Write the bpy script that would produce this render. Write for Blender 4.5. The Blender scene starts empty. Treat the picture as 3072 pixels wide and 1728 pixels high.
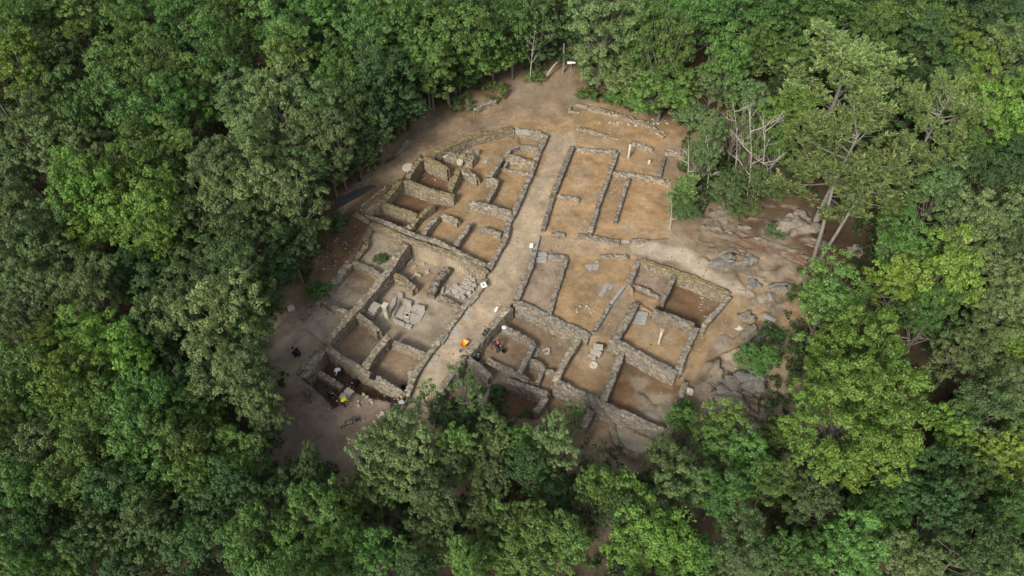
import bpy, bmesh, math, random
import numpy as np
from mathutils import Vector, noise, Matrix
random.seed(7); RS = np.random.RandomState(7)
S = bpy.context.scene; COL = S.collection
# ------------------------------------------------------------------ camera
F, TH, HC = 2150.0, math.radians(50), 60.0
CY = -HC / math.tan(TH)
cam = bpy.data.objects.new("camera", bpy.data.cameras.new("camera")); COL.objects.link(cam)
cam.location = (0, CY, HC); cam.rotation_euler = (math.radians(90) - TH, 0, 0)
cam.data.sensor_width = 36; cam.data.lens = F / 3072 * 36; cam.data.clip_end = 2000; S.camera = cam
def W(px, py, z=0.0):
    x = (px - 1536) / F; y = (864 - py) / F
    dy = math.cos(TH) + y * math.sin(TH); dz = -math.sin(TH) + y * math.cos(TH)
    s = (z - HC) / dz
    return Vector((x * s, CY + dy * s, z))
def PX(v):
    d = Vector(v) - Vector((0, CY, HC))
    dep = d.y * math.cos(TH) - d.z * math.sin(TH); up = d.y * math.sin(TH) + d.z * math.cos(TH)
    return 1536 + F * d.x / dep, 864 - F * up / dep, dep
ORI = {1: (900, 300), 2: (1500, 300), 3: (800, 700), 4: (1400, 700), 5: (800, 1000), 6: (1400, 1000)}
def P(c, x, y, z=0.0):                       # survey sheet c, position on it, height -> ground point
    o = ORI[c]; return W(o[0] + x / 3.22, o[1] + y / 3.22, z)
# ------------------------------------------------------------------ materials
def newmat(name):
    m = bpy.data.materials.new(name); m.use_nodes = True; nt = m.node_tree; nt.nodes.clear()
    out = nt.nodes.new('ShaderNodeOutputMaterial'); b = nt.nodes.new('ShaderNodeBsdfPrincipled')
    nt.links.new(b.outputs[0], out.inputs[0]); b.inputs['Roughness'].default_value = .85
    b.inputs['Specular IOR Level'].default_value = .25
    return m, nt, b, out
def nd(nt, t, **k):
    n = nt.nodes.new(t)
    for a, v in k.items():
        if a.startswith('i_'): n.inputs[a[2:].replace('_', ' ')].default_value = v
        else: setattr(n, a, v)
    return n
def noisefac(nt, scale, detail=4, lo=.3, hi=.7, a=0., b=1., coord='Object', rough=.6):
    tc = nd(nt, 'ShaderNodeTexCoord'); n = nd(nt, 'ShaderNodeTexNoise', i_Scale=scale, i_Detail=detail, i_Roughness=rough)
    nt.links.new(tc.outputs[coord], n.inputs['Vector'])
    r = nd(nt, 'ShaderNodeMapRange'); r.inputs[1].default_value = lo; r.inputs[2].default_value = hi
    r.inputs[3].default_value = a; r.inputs[4].default_value = b
    nt.links.new(n.outputs['Fac'], r.inputs[0]); return r.outputs[0]
def mul(nt, col, fac):
    m = nd(nt, 'ShaderNodeVectorMath', operation='SCALE'); nt.links.new(col, m.inputs[0])
    if hasattr(fac, 'links'): nt.links.new(fac, m.inputs['Scale'])
    else: m.inputs['Scale'].default_value = fac
    return m.outputs[0]
def mix(nt, fac, a, b):
    m = nd(nt, 'ShaderNodeMix', data_type='RGBA')
    for i, v in ((0, fac), (6, a), (7, b)):
        if hasattr(v, 'links'): nt.links.new(v, m.inputs[i])
        elif i == 0: m.inputs[0].default_value = v
        else: m.inputs[i].default_value = (*v, 1)
    return m.outputs[2]
def bump(nt, b, h, s=.5, d=.05):
    n = nd(nt, 'ShaderNodeBump'); n.inputs['Strength'].default_value = s; n.inputs['Distance'].default_value = d
    nt.links.new(h, n.inputs['Height']); nt.links.new(n.outputs[0], b.inputs['Normal'])
def simple(name, col, var=.25, scale=6, rough=.8, bmp=.2):
    m, nt, b, o = newmat(name)
    f = noisefac(nt, scale, 5, .3, .7, 1 - var, 1 + var)
    c = nd(nt, 'ShaderNodeRGB'); c.outputs[0].default_value = (*col, 1)
    nt.links.new(mul(nt, c.outputs[0], f), b.inputs['Base Color']); b.inputs['Roughness'].default_value = rough
    if bmp: bump(nt, b, noisefac(nt, scale * 3, 4), bmp, .02)
    return m
def attrmat(name, attr, var=.3, sc=9., bs=.5, bd=.06):
    m, nt, b, o = newmat(name)
    a = nd(nt, 'ShaderNodeAttribute', attribute_name=attr)
    f1 = noisefac(nt, sc, 6, .3, .7, 1 - var, 1 + var); f2 = noisefac(nt, sc * .22, 4, .3, .7, .88, 1.12)
    nt.links.new(mul(nt, mul(nt, a.outputs['Color'], f1), f2), b.inputs['Base Color'])
    bump(nt, b, noisefac(nt, sc * 1.3, 6), bs, bd); b.inputs['Roughness'].default_value = .95
    b.inputs['Specular IOR Level'].default_value = .1
    return m
M = {}
M['stone'] = attrmat('masonry', 'col', .28, 7., .6, .05)
# ground: zone colour from a vertex attribute, with grit, straw and small stones over it
m, nt, b, o = newmat('soil')
a = nd(nt, 'ShaderNodeAttribute', attribute_name='col')
c = mul(nt, a.outputs['Color'], noisefac(nt, .45, 5, .3, .7, .82, 1.16))
c = mul(nt, c, noisefac(nt, 2.3, 6, .3, .7, .86, 1.14)); c = mul(nt, c, noisefac(nt, 9, 6, .3, .7, .86, 1.14))
# dry straw-coloured patches
st = noisefac(nt, .8, 6, .52, .66, 0, .35); hs = nd(nt, 'ShaderNodeVectorMath', operation='MULTIPLY')
nt.links.new(c, hs.inputs[0]); hs.inputs[1].default_value = (1.25, 1.2, 1.1); c = mix(nt, st, c, hs.outputs[0])
tc = nd(nt, 'ShaderNodeTexCoord'); v = nd(nt, 'ShaderNodeTexVoronoi', i_Scale=3.2, i_Randomness=1.)
nt.links.new(tc.outputs['Object'], v.inputs['Vector'])
r = nd(nt, 'ShaderNodeMapRange'); r.inputs[1].default_value = .16; r.inputs[2].default_value = .09
nt.links.new(v.outputs['Distance'], r.inputs[0]); sp = nd(nt, 'ShaderNodeMath', operation='MULTIPLY'); nt.links.new(r.outputs[0], sp.inputs[0])
nt.links.new(noisefac(nt, .5, 3, .5, .62, 0, .75), sp.inputs[1])
hs = nd(nt, 'ShaderNodeVectorMath', operation='MULTIPLY'); nt.links.new(c, hs.inputs[0]); hs.inputs[1].default_value = (.5, .5, .5)
c = mix(nt, sp.outputs[0], c, hs.outputs[0])
nt.links.new(c, b.inputs['Base Color']); bump(nt, b, noisefac(nt, 4, 8), .45, .06); b.inputs['Roughness'].default_value = 1; b.inputs['Specular IOR Level'].default_value = .05
M['soil'] = m
# granite for boulders
m, nt, b, o = newmat('granite')
c = mix(nt, noisefac(nt, .6, 6, .35, .65), (.17, .15, .12), (.27, .235, .185))
c = mix(nt, noisefac(nt, 1.3, 6, .55, .7), c, (.20, .115, .065)); c = mul(nt, c, noisefac(nt, 7, 6, .3, .7, .75, 1.2))
nt.links.new(c, b.inputs['Base Color']); bump(nt, b, noisefac(nt, 2.5, 8), .7, .12); M['granite'] = m
M['grey_rock'] = simple('dark_grey_rock', (.175, .165, .145), .3, 2.5, .9, .5)
M['cut'] = simple('cut_granite', (.34, .31, .265), .2, 4, .85, .4)
M['pale_cut'] = simple('pale_granite', (.46, .42, .34), .14, 3, .85, .3)
M['slab'] = simple('grey_slab', (.27, .265, .25), .2, 3, .85, .4)
def leafmat(name, dark, light, tip, tipamt=.25, trans=.28):
    m = bpy.data.materials.new(name); m.use_nodes = True; nt = m.node_tree; nt.nodes.clear()
    out = nt.nodes.new('ShaderNodeOutputMaterial'); d = nd(nt, 'ShaderNodeBsdfPrincipled'); t = nd(nt, 'ShaderNodeBsdfTranslucent'); mx = nd(nt, 'ShaderNodeMixShader')
    a = nd(nt, 'ShaderNodeAttribute', attribute_name='tint'); oi = nd(nt, 'ShaderNodeObjectInfo')
    sx = nd(nt, 'ShaderNodeSeparateXYZ'); nt.links.new(a.outputs['Vector'], sx.inputs[0])
    c = mix(nt, sx.outputs[0], dark, light)                       # per clump
    g = nd(nt, 'ShaderNodeMapRange'); g.inputs[1].default_value = 1 - tipamt; g.inputs[2].default_value = 1; nt.links.new(sx.outputs[1], g.inputs[0])
    c = mix(nt, g.outputs[0], c, tip)                            # per leaf
    rr = nd(nt, 'ShaderNodeMapRange'); rr.inputs[3].default_value = .74; rr.inputs[4].default_value = 1.28; nt.links.new(oi.outputs['Random'], rr.inputs[0])
    c = mul(nt, c, rr.outputs[0])
    hh = nd(nt, 'ShaderNodeHueSaturation'); h2 = nd(nt, 'ShaderNodeMath', operation='MULTIPLY_ADD'); nt.links.new(oi.outputs['Random'], h2.inputs[0])
    h3 = nd(nt, 'ShaderNodeMath', operation='FRACT'); h4 = nd(nt, 'ShaderNodeMath', operation='MULTIPLY'); nt.links.new(oi.outputs['Random'], h4.inputs[0]); h4.inputs[1].default_value = 7.3
    nt.links.new(h4.outputs[0], h3.inputs[0]); nt.links.new(h3.outputs[0], h2.inputs[0]); h2.inputs[1].default_value = .04; h2.inputs[2].default_value = .474; hh.inputs['Saturation'].default_value = .93
    nt.links.new(h2.outputs[0], hh.inputs['Hue']); nt.links.new(c, hh.inputs['Color']); c = hh.outputs[0]
    nt.links.new(c, d.inputs['Base Color']); nt.links.new(c, t.inputs['Color']); d.inputs['Roughness'].default_value = .6; d.inputs['Specular IOR Level'].default_value = .3
    mx.inputs[0].default_value = trans; nt.links.new(d.outputs[0], mx.inputs[1]); nt.links.new(t.outputs[0], mx.inputs[2]); nt.links.new(mx.outputs[0], out.inputs[0])
    return m
LM = {'b': leafmat('leaf_green', (.046, .118, .020), (.105, .222, .036), (.19, .31, .07)),
      'o': leafmat('leaf_olive', (.064, .122, .036), (.13, .213, .062), (.25, .315, .11), .3),
      'y': leafmat('leaf_yellow_green', (.07, .16, .016), (.145, .265, .028), (.26, .36, .055), .3),
      'd': leafmat('leaf_dark', (.032, .080, .022), (.068, .142, .036), (.115, .19, .055), .2),
      'p': leafmat('pine_needle', (.095, .17, .045), (.20, .30, .08), (.32, .40, .12), .35),
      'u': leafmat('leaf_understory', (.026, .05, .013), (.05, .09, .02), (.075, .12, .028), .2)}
M['bark'] = simple('bark', (.15, .135, .11), .4, 5, .9, .5)
M['pale_bark'] = simple('lichen_bark', (.20, .19, .16), .25, 6, .9, .4)
M['dead'] = simple('bleached_wood', (.36, .34, .285), .2, 5, .85, .4)
# ------------------------------------------------------------------ object helpers
def tag(o, label=None, cat=None, group=None, kind=None):
    if label: o['label'] = label
    if cat: o['category'] = cat
    if group: o['group'] = group
    if kind: o['kind'] = kind
    return o
def link(name, me, parent=None, mat=None):
    o = bpy.data.objects.new(name, me); COL.objects.link(o)
    if mat is not None:
        for mm in (mat if isinstance(mat, list) else [mat]): me.materials.append(mm)
    if parent is not None: o.parent = parent
    return o
def empty(name, loc, rz=0., s=1.):
    o = bpy.data.objects.new(name, None); COL.objects.link(o); o.location = loc; o.rotation_euler = (0, 0, rz); o.scale = (s, s, s); o.empty_display_size = .2
    return o
def npmesh(name, V, Fq, attrs=None, smooth=False):
    V = np.asarray(V, dtype=np.float32).reshape(-1, 3); Fq = np.asarray(Fq, dtype=np.int32); k = Fq.shape[1]; n = len(Fq)
    me = bpy.data.meshes.new(name); me.vertices.add(len(V)); me.vertices.foreach_set('co', V.ravel())
    me.loops.add(n * k); me.loops.foreach_set('vertex_index', Fq.ravel()); me.polygons.add(n)
    me.polygons.foreach_set('loop_start', np.arange(n, dtype=np.int32) * k); me.polygons.foreach_set('loop_total', np.full(n, k, dtype=np.int32))
    me.update(calc_edges=True)
    for an, arr in (attrs or {}).items():
        at = me.attributes.new(an, 'FLOAT_COLOR' if arr.shape[1] == 4 else 'FLOAT_VECTOR', 'POINT')
        at.data.foreach_set('color' if arr.shape[1] == 4 else 'vector', arr.astype(np.float32).ravel())
    if smooth: me.polygons.foreach_set('use_smooth', np.ones(n, dtype=bool))
    me.update(); return me
class MB:
    def __init__(s): s.v = []; s.f = []; s.mi = []
    def box(s, c, d, rot=None, jit=0., mi=0, top=1.):
        R = rot if isinstance(rot, Matrix) else Matrix.Rotation(rot or 0, 3, 'Z'); n = len(s.v)
        for z in (-.5, .5):
            t = top if z > 0 else 1.
            for x, y in ((-.5, -.5), (.5, -.5), (.5, .5), (-.5, .5)):
                p = Vector((x * d[0] * t, y * d[1] * t, z * d[2])); p += Vector([random.uniform(-jit, jit) for _ in '123']); s.v.append(Vector(c) + R @ p)
        for q in ((0, 3, 2, 1), (4, 5, 6, 7), (0, 1, 5, 4), (1, 2, 6, 5), (2, 3, 7, 6), (3, 0, 4, 7)): s.f.append([n + i for i in q]); s.mi.append(mi)
        return s
    def tube(s, pts, rad, k=7, mi=0, cap=True):
        pts = [Vector(p) for p in pts]; rings = []
        for i, p in enumerate(pts):
            t = (pts[min(i + 1, len(pts) - 1)] - pts[max(i - 1, 0)]); t = t.normalized() if t.length > 1e-6 else Vector((0, 0, 1))
            a = t.orthogonal().normalized() if i == 0 else (rings_a - t * rings_a.dot(t)).normalized(); rings_a = a; bq = t.cross(a)
            r = rad[i] if isinstance(rad, (list, tuple)) else rad; n = len(s.v)
            for j in range(k):
                q = 2 * math.pi * j / k; s.v.append(p + (a * math.cos(q) + bq * math.sin(q)) * r)
            rings.append(n)
        for i in range(len(rings) - 1):
            for j in range(k):
                s.f.append([rings[i] + j, rings[i] + (j + 1) % k, rings[i + 1] + (j + 1) % k, rings[i + 1] + j]); s.mi.append(mi)
        if cap:
            s.f.append([rings[0] + j for j in range(k)][::-1]); s.mi.append(mi); s.f.append([rings[-1] + j for j in range(k)]); s.mi.append(mi)
        return s
    def lathe(s, c, prof, k=16, mi=0):           # prof: [(r, z)...]
        c = Vector(c); rings = []
        for r, z in prof:
            n = len(s.v); rings.append(n)
            for j in range(k): q = 2 * math.pi * j / k; s.v.append(c + Vector((r * math.cos(q), r * math.sin(q), z)))
        for i in range(len(rings) - 1):
            for j in range(k): s.f.append([rings[i] + j, rings[i] + (j + 1) % k, rings[i + 1] + (j + 1) % k, rings[i + 1] + j]); s.mi.append(mi)
        s.f.append([rings[0] + j for j in range(k)][::-1]); s.f.append([rings[-1] + j for j in range(k)]); s.mi += [mi, mi]
        return s
    def prism(s, pts, z0, z1, mi=0, bev=.0):
        n = len(s.v); k = len(pts); cx = sum(p[0] for p in pts) / k; cy = sum(p[1] for p in pts) / k
        lev = [(z0, 1.), (z1 - bev, 1.), (z1, 1. - bev * 2)] if bev else [(z0, 1.), (z1, 1.)]
        for z, sc in lev:
            for p in pts: s.v.append(Vector((cx + (p[0] - cx) * sc, cy + (p[1] - cy) * sc, z)))
        for L in range(len(lev) - 1):
            for j in range(k): s.f.append([n + L * k + j, n + L * k + (j + 1) % k, n + (L + 1) * k + (j + 1) % k, n + (L + 1) * k + j]); s.mi.append(mi)
        s.f.append([n + (len(lev) - 1) * k + j for j in range(k)]); s.mi.append(mi); return s
    def build(s, name, mat, parent=None, loc=None, smooth=False, bev=0.):
        me = bpy.data.meshes.new(name); off = Vector(loc) if loc is not None else Vector((0, 0, 0))
        me.from_pydata([tuple(Vector(p) - off) for p in s.v], [], s.f); me.polygons.foreach_set('material_index', s.mi)
        if smooth: me.polygons.foreach_set('use_smooth', [True] * len(s.f))
        o = link(name, me, parent, mat)
        if loc is not None: o.location = loc
        if bev:
            md = o.modifiers.new('bevel', 'BEVEL'); md.width = bev; md.segments = 2
        return o
# ------------------------------------------------------------------ terrain
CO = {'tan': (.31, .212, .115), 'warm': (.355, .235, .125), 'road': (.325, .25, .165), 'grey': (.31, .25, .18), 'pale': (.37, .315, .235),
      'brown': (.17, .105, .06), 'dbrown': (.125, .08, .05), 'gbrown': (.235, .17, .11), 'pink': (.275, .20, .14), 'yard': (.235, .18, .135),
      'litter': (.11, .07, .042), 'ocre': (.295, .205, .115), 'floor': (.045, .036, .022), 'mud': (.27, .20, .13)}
CP = [(1640, 420, 0, 'tan'), (1600, 650, 0, 'road'), (1560, 760, 0, 'road'), (1480, 860, -.1, 'road'), (1400, 1000, -.35, 'road'), (1330, 1130, -.55, 'road'), (1220, 1230, -.8, 'yard'),
      (1100, 570, 1.0, 'brown'), (1180, 500, 1.0, 'mud'), (1250, 450, .9, 'mud'), (1360, 400, .7, 'mud'), (1480, 360, .5, 'tan'), (1600, 330, .3, 'tan'), (1690, 260, .3, 'mud'), (1560, 270, .4, 'mud'),
      (1800, 360, .5, 'tan'), (1950, 400, .5, 'tan'), (1850, 410, .4, 'tan'), (1900, 500, 0, 'ocre'), (2020, 470, .1, 'mud'), (1700, 560, 0, 'warm'),
      (1040, 700, .4, 'litter'), (980, 760, .2, 'brown'), (930, 870, 0, 'gbrown'), (880, 1000, -.1, 'grey'), (880, 1070, -.4, 'grey'), (930, 1180, -.8, 'yard'), (950, 1280, -.8, 'yard'), (1080, 1300, -.9, 'yard'), (1180, 1260, -.9, 'yard'),
      (1750, 735, .0, 'tan'), (1900, 735, .1, 'tan'), (1960, 765, .6, 'mud'), (2060, 800, .8, 'mud'), (2180, 850, .8, 'ocre'), (2300, 780, .8, 'gbrown'), (2250, 900, .4, 'ocre'), (2320, 700, .9, 'litter'), (2130, 690, .6, 'gbrown'),
      (2450, 740, 1.0, 'litter'), (2200, 1000, -.1, 'ocre'), (2140, 1080, -.5, 'ocre'), (2200, 1150, -1., 'grey'), (2100, 1180, -1., 'gbrown'), (2100, 1350, -2.2, 'gbrown'), (2250, 1250, -1.5, 'grey'),
      (1500, 1400, -2.2, 'gbrown'), (1330, 1330, -1.6, 'yard'), (1900, 1430, -2.7, 'yard'), (1650, 1330, -2.6, 'gbrown'), (1000, 1400, -1., 'yard'),
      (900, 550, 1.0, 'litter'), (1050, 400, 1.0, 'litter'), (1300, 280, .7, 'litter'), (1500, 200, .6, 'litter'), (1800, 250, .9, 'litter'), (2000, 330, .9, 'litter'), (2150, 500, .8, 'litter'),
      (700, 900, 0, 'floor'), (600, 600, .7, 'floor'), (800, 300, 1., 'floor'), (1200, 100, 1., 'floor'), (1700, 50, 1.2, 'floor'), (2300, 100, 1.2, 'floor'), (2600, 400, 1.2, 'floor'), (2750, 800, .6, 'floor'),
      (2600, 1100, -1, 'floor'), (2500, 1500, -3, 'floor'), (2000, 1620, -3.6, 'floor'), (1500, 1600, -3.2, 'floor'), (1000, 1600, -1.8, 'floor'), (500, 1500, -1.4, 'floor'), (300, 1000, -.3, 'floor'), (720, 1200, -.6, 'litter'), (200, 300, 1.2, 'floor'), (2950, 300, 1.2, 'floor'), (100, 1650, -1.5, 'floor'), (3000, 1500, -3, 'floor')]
def reg(level, col, zref, *pts):
    out = []; c = None
    for p in pts:
        if len(p) == 3: c = p[0]; p = p[1:]
        q = P(c, p[0], p[1], zref); out.append((q.x, q.y))
    return level, col, out
REG = [
 reg(0, 'warm', .4, (2, 705, 430), (1140, 490), (1640, 780), (1640, 1340), (1160, 1340), (430, 1260)),
 reg(0, 'ocre', .4, (2, 1080, 690), (1240, 720), (1100, 1150), (930, 1150)),
 reg(-.5, 'tan', .5, (1, 2060, 260), (2370, 320), (2230, 720), (2010, 1190), (1930, 1380), (3, 2150, 330), (1800, 160), (1, 1130, 1310), (620, 1090), (780, 980), (900, 850), (1000, 770), (1180, 540), (1300, 500), (1640, 350)),
 reg(-.7, 'brown', .7, (1, 1000, 800), (1480, 950), (1330, 1000), (1150, 1110), (790, 990)),
 reg(-.7, 'dbrown', .6, (1, 780, 1000), (1130, 1110), (1050, 1240), (640, 1090)),
 reg(-.7, 'brown', 1., (1, 1190, 560), (1430, 670), (1450, 880), (1060, 760)),
 reg(-.8, 'brown', .3, (1, 2100, 480), (2280, 510), (2240, 560), (2060, 530)),
 reg(-.7, 'mud', .3, (1, 2110, 300), (2370, 330), (2320, 450), (2130, 420)),
 reg(-.3, 'grey', .4, (1, 700, 1190), (1010, 1320), (3, 1310, 60), (1130, 400), (820, 260)),
 reg(-.6, 'grey', .3, (3, 820, 260), (1130, 400), (840, 750), (540, 640)),
 reg(-.6, 'gbrown', .3, (3, 820, 270), (1100, 400), (950, 560), (740, 480)),
 reg(-.5, 'pale', .2, (3, 540, 650), (820, 770), (560, 1050), (360, 900)),
 reg(-1.5, 'grey', .3, (3, 1350, 90), (2140, 370), (1880, 730), (1540, 1170), (1210, 1000), (1080, 930), (850, 770), (1150, 430)),
 reg(-1.5, 'ocre', -.4, (3, 1400, 250), (1700, 330), (1560, 560), (1250, 420)),
 reg(-1.3, 'gbrown', 0, (3, 850, 770), (1080, 930), (1200, 990), (930, 1310), (570, 1060)),
 reg(-1.3, 'gbrown', 0, (3, 1200, 1010), (1540, 1170), (5, 1340, 600), (930, 350)),
 reg(-2.0, 'dbrown', -.3, (5, 560, 140), (930, 350), (1150, 470), (1330, 600), (1250, 640), (1000, 590), (850, 540), (700, 610), (640, 680), (560, 600), (410, 470), (340, 420)),
 reg(-1.7, 'gbrown', .1, (4, 430, 690), (460, 650), (780, 800), (1190, 980), (1110, 970), (850, 1410), (6, 790, 580), (560, 490), (230, 410), (0, 210), (4, 0, 1160)),
 reg(-2.2, 'gbrown', -1.1, (4, 610, 1220), (750, 1270), (700, 1400), (540, 1360)),
 reg(-1.1, 'ocre', .1, (4, 1190, 980), (1380, 1010), (1500, 1110), (6, 1320, 660), (850, 460), (4, 1110, 970)),
 reg(-1.5, 'brown', 0, (6, 1510, 150), (2110, 420), (2060, 620), (1960, 950), (1320, 670)),
 reg(-1.5, 'grey', -1.5, (6, 1720, 560), (1980, 600), (1960, 860), (1760, 820)),
 reg(0, 'tan', .3, (4, 650, 180), (980, 220), (1600, 220), (1660, 250), (1390, 670), (1230, 930), (1190, 970), (780, 790), (460, 640)),
 reg(0, 'pink', .3, (4, 650, 180), (970, 230), (790, 780), (470, 640)),
 reg(-.1, 'mud', .3, (4, 1560, 480), (1650, 640), (1400, 1000), (1200, 980), (1390, 670)),
 reg(-.4, 'ocre', .5, (4, 1640, 650), (1790, 740), (2200, 880), (2230, 900), (2040, 1330), (1700, 1170), (1430, 1020)),
 reg(-.2, 'ocre', .3, (4, 1600, 490), (1890, 610), (1800, 740), (1640, 650)),
 reg(-.3, 'yard', .8, (4, 1680, 240), (2000, 360), (1890, 600), (1600, 480)),
 reg(-.9, 'brown', .8, (4, 2010, 370), (2560, 580), (2240, 900), (1800, 740), (1900, 600)),
 reg(-2.8, 'gbrown', -.6, (6, 850, 460), (1960, 960), (1900, 1060), (1660, 1180), (1400, 1050), (1000, 980), (860, 900), (780, 600)),
 reg(-2.35, 'pale', -2.3, (6, 1410, 840), (1500, 830), (1960, 1000), (1660, 1180), (1540, 1140), (1450, 1040), (1400, 930)),
 reg(-3.0, 'brown', -1.2, (6, 380, 450), (790, 590), (670, 760), (200, 760), (240, 450)),
 reg(-2.7, 'grey', -.6, (5, 1910, 210), (2180, 440), (2030, 680), (1580, 680)),
]
COLR = [((.25, .185, .12), [(1000, 620), (1080, 560), (1180, 470), (1330, 390), (1500, 330), (1560, 345), (1400, 420), (1290, 455), (1230, 510), (1150, 570), (1030, 650)]),
        ((.44, .365, .27), [(1890, 728), (1965, 742), (2040, 758), (2050, 762), (2090, 785), (2130, 820), (2200, 862), (2225, 885), (2190, 890), (2090, 840), (2030, 805), (1960, 780), (1895, 765)]),
        ((.385, .30, .205), [(1650, 395), (1635, 480), (1590, 560), (1500, 735), (1470, 800), (1390, 920), (1280, 1080), (1230, 1190), (1320, 1200), (1400, 1060), (1530, 900), (1590, 760), (1640, 690), (1660, 560), (1715, 440), (1720, 395)]),
        ((.35, .26, .165), [(1610, 690), (1690, 712), (1890, 730), (1900, 768), (1800, 765), (1620, 752)]),
        ((.275, .205, .135), [(1500, 330), (1560, 240), (1640, 200), (1720, 240), (1740, 320), (1680, 370)])]
# bedrock: cracked plates breaking through the soil  (size, dome height, share of rock, polygon in survey pixels)
ROCK = [(1.25, .28, .62, [(2080, 660), (2200, 595), (2420, 640), (2490, 760), (2420, 860), (2340, 960), (2230, 1000), (2160, 960), (2240, 905), (2080, 800)]),
        (2.5, .75, .85, [(2120, 1060), (2200, 1010), (2290, 1060), (2340, 1200), (2310, 1340), (2170, 1340), (2080, 1250), (2075, 1160)]),
        (1.3, .22, .5, [(2150, 960), (2290, 960), (2320, 1020), (2220, 1040), (2120, 1080)]),
        (1.9, .22, .75, [(1400 + a / 3.22, 1000 + b / 3.22) for a, b in [(1540, 280), (2050, 430), (2030, 640), (1950, 900), (1700, 800), (1620, 560)]])]
RKW = []
for _s, _h, _c, _p in ROCK:
    _w = [W(a, b, 0) for a, b in _p]; _w = [(q.x, q.y) for q in _w]; _xs = [q[0] for q in _w]; _ys = [q[1] for q in _w]; _n = int((max(_xs) - min(_xs) + 4) * (max(_ys) - min(_ys) + 4) / _s ** 2 * 1.2)
    _r = np.random.RandomState(int(_s * 10)); _S = np.stack([_r.uniform(min(_xs) - 2, max(_xs) + 2, _n), _r.uniform(min(_ys) - 2, max(_ys) + 2, _n)], 1); RKW.append((_s, _h, _c, _w, _S, _r.rand(_n, 5)))
def rockmask(X, Y):
    H = np.zeros(X.shape); K = np.zeros(X.shape); T = np.zeros(X.shape)
    for s_, h_, c_, w_, S_, r_ in RKW:
        m = inpoly(X, Y, w_)
        if not m.any(): continue
        x = X[m]; y = Y[m]; wx = x + (vnoise(x, y, s_ * .6, 31) - .5) * s_ * .8; wy = y + (vnoise(x, y, s_ * .6, 32) - .5) * s_ * .8
        d = (wx[:, None] - S_[None, :, 0]) ** 2 + ((wy[:, None] - S_[None, :, 1]) * 1.5) ** 2; o = np.argpartition(d, 1, axis=1)[:, :2]; a = np.take_along_axis(d, o, 1); sw_ = a[:, 0] > a[:, 1]; o[sw_] = o[sw_][:, ::-1]; a.sort(axis=1)
        e = np.clip((np.sqrt(a[:, 1]) - np.sqrt(a[:, 0])) / s_, 0, 1); rr = r_[o[:, 0]]; on = rr[:, 0] < c_
        edge = np.full(len(x), 9.); n = len(w_)
        for i in range(n):
            (ax, ay), (bx, by) = w_[i], w_[(i + 1) % n]; t = np.clip(((x - ax) * (bx - ax) + (y - ay) * (by - ay)) / ((bx - ax) ** 2 + (by - ay) ** 2), 0, 1); edge = np.minimum(edge, np.hypot(x - ax - t * (bx - ax), y - ay - t * (by - ay)))
        fd = np.clip(edge / 1.0, 0, 1); tilt = ((rr[:, 2] - .5) * (x - S_[o[:, 0], 0]) + (rr[:, 3] - .5) * (y - S_[o[:, 0], 1])) * .9 * h_ / s_
        H[m] = np.where(on, (np.clip(e * 9, 0, 1) ** .5 * h_ * .8 * (.35 + .65 * rr[:, 1]) + tilt) * fd, 0); K[m] = np.where(on, np.clip((e - .05) * 9, 0, 1) * np.clip(fd * 2, 0, 1), 0); T[m] = rr[:, 4]
    return H, K, T
def inpoly(X, Y, poly):
    r = np.zeros(X.shape, bool); n = len(poly)
    for i in range(n):
        x1, y1 = poly[i]; x2, y2 = poly[(i + 1) % n]
        if y1 == y2: continue
        c = ((y1 > Y) != (y2 > Y)) & (X < (x2 - x1) * (Y - y1) / (y2 - y1) + x1); r ^= c
    return r
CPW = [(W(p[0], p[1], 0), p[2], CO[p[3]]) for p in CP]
def vnoise(X, Y, s, seed):
    rs = np.random.RandomState(seed); G = rs.rand(64, 64); x = X / s + 31.7; y = Y / s + 17.3
    xi = np.floor(x).astype(int); yi = np.floor(y).astype(int); fx = x - xi; fy = y - yi; fx = fx * fx * (3 - 2 * fx); fy = fy * fy * (3 - 2 * fy)
    g = lambda a, b: G[a % 64, b % 64]
    return (g(xi, yi) * (1 - fx) + g(xi + 1, yi) * fx) * (1 - fy) + (g(xi, yi + 1) * (1 - fx) + g(xi + 1, yi + 1) * fx) * fy
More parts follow.
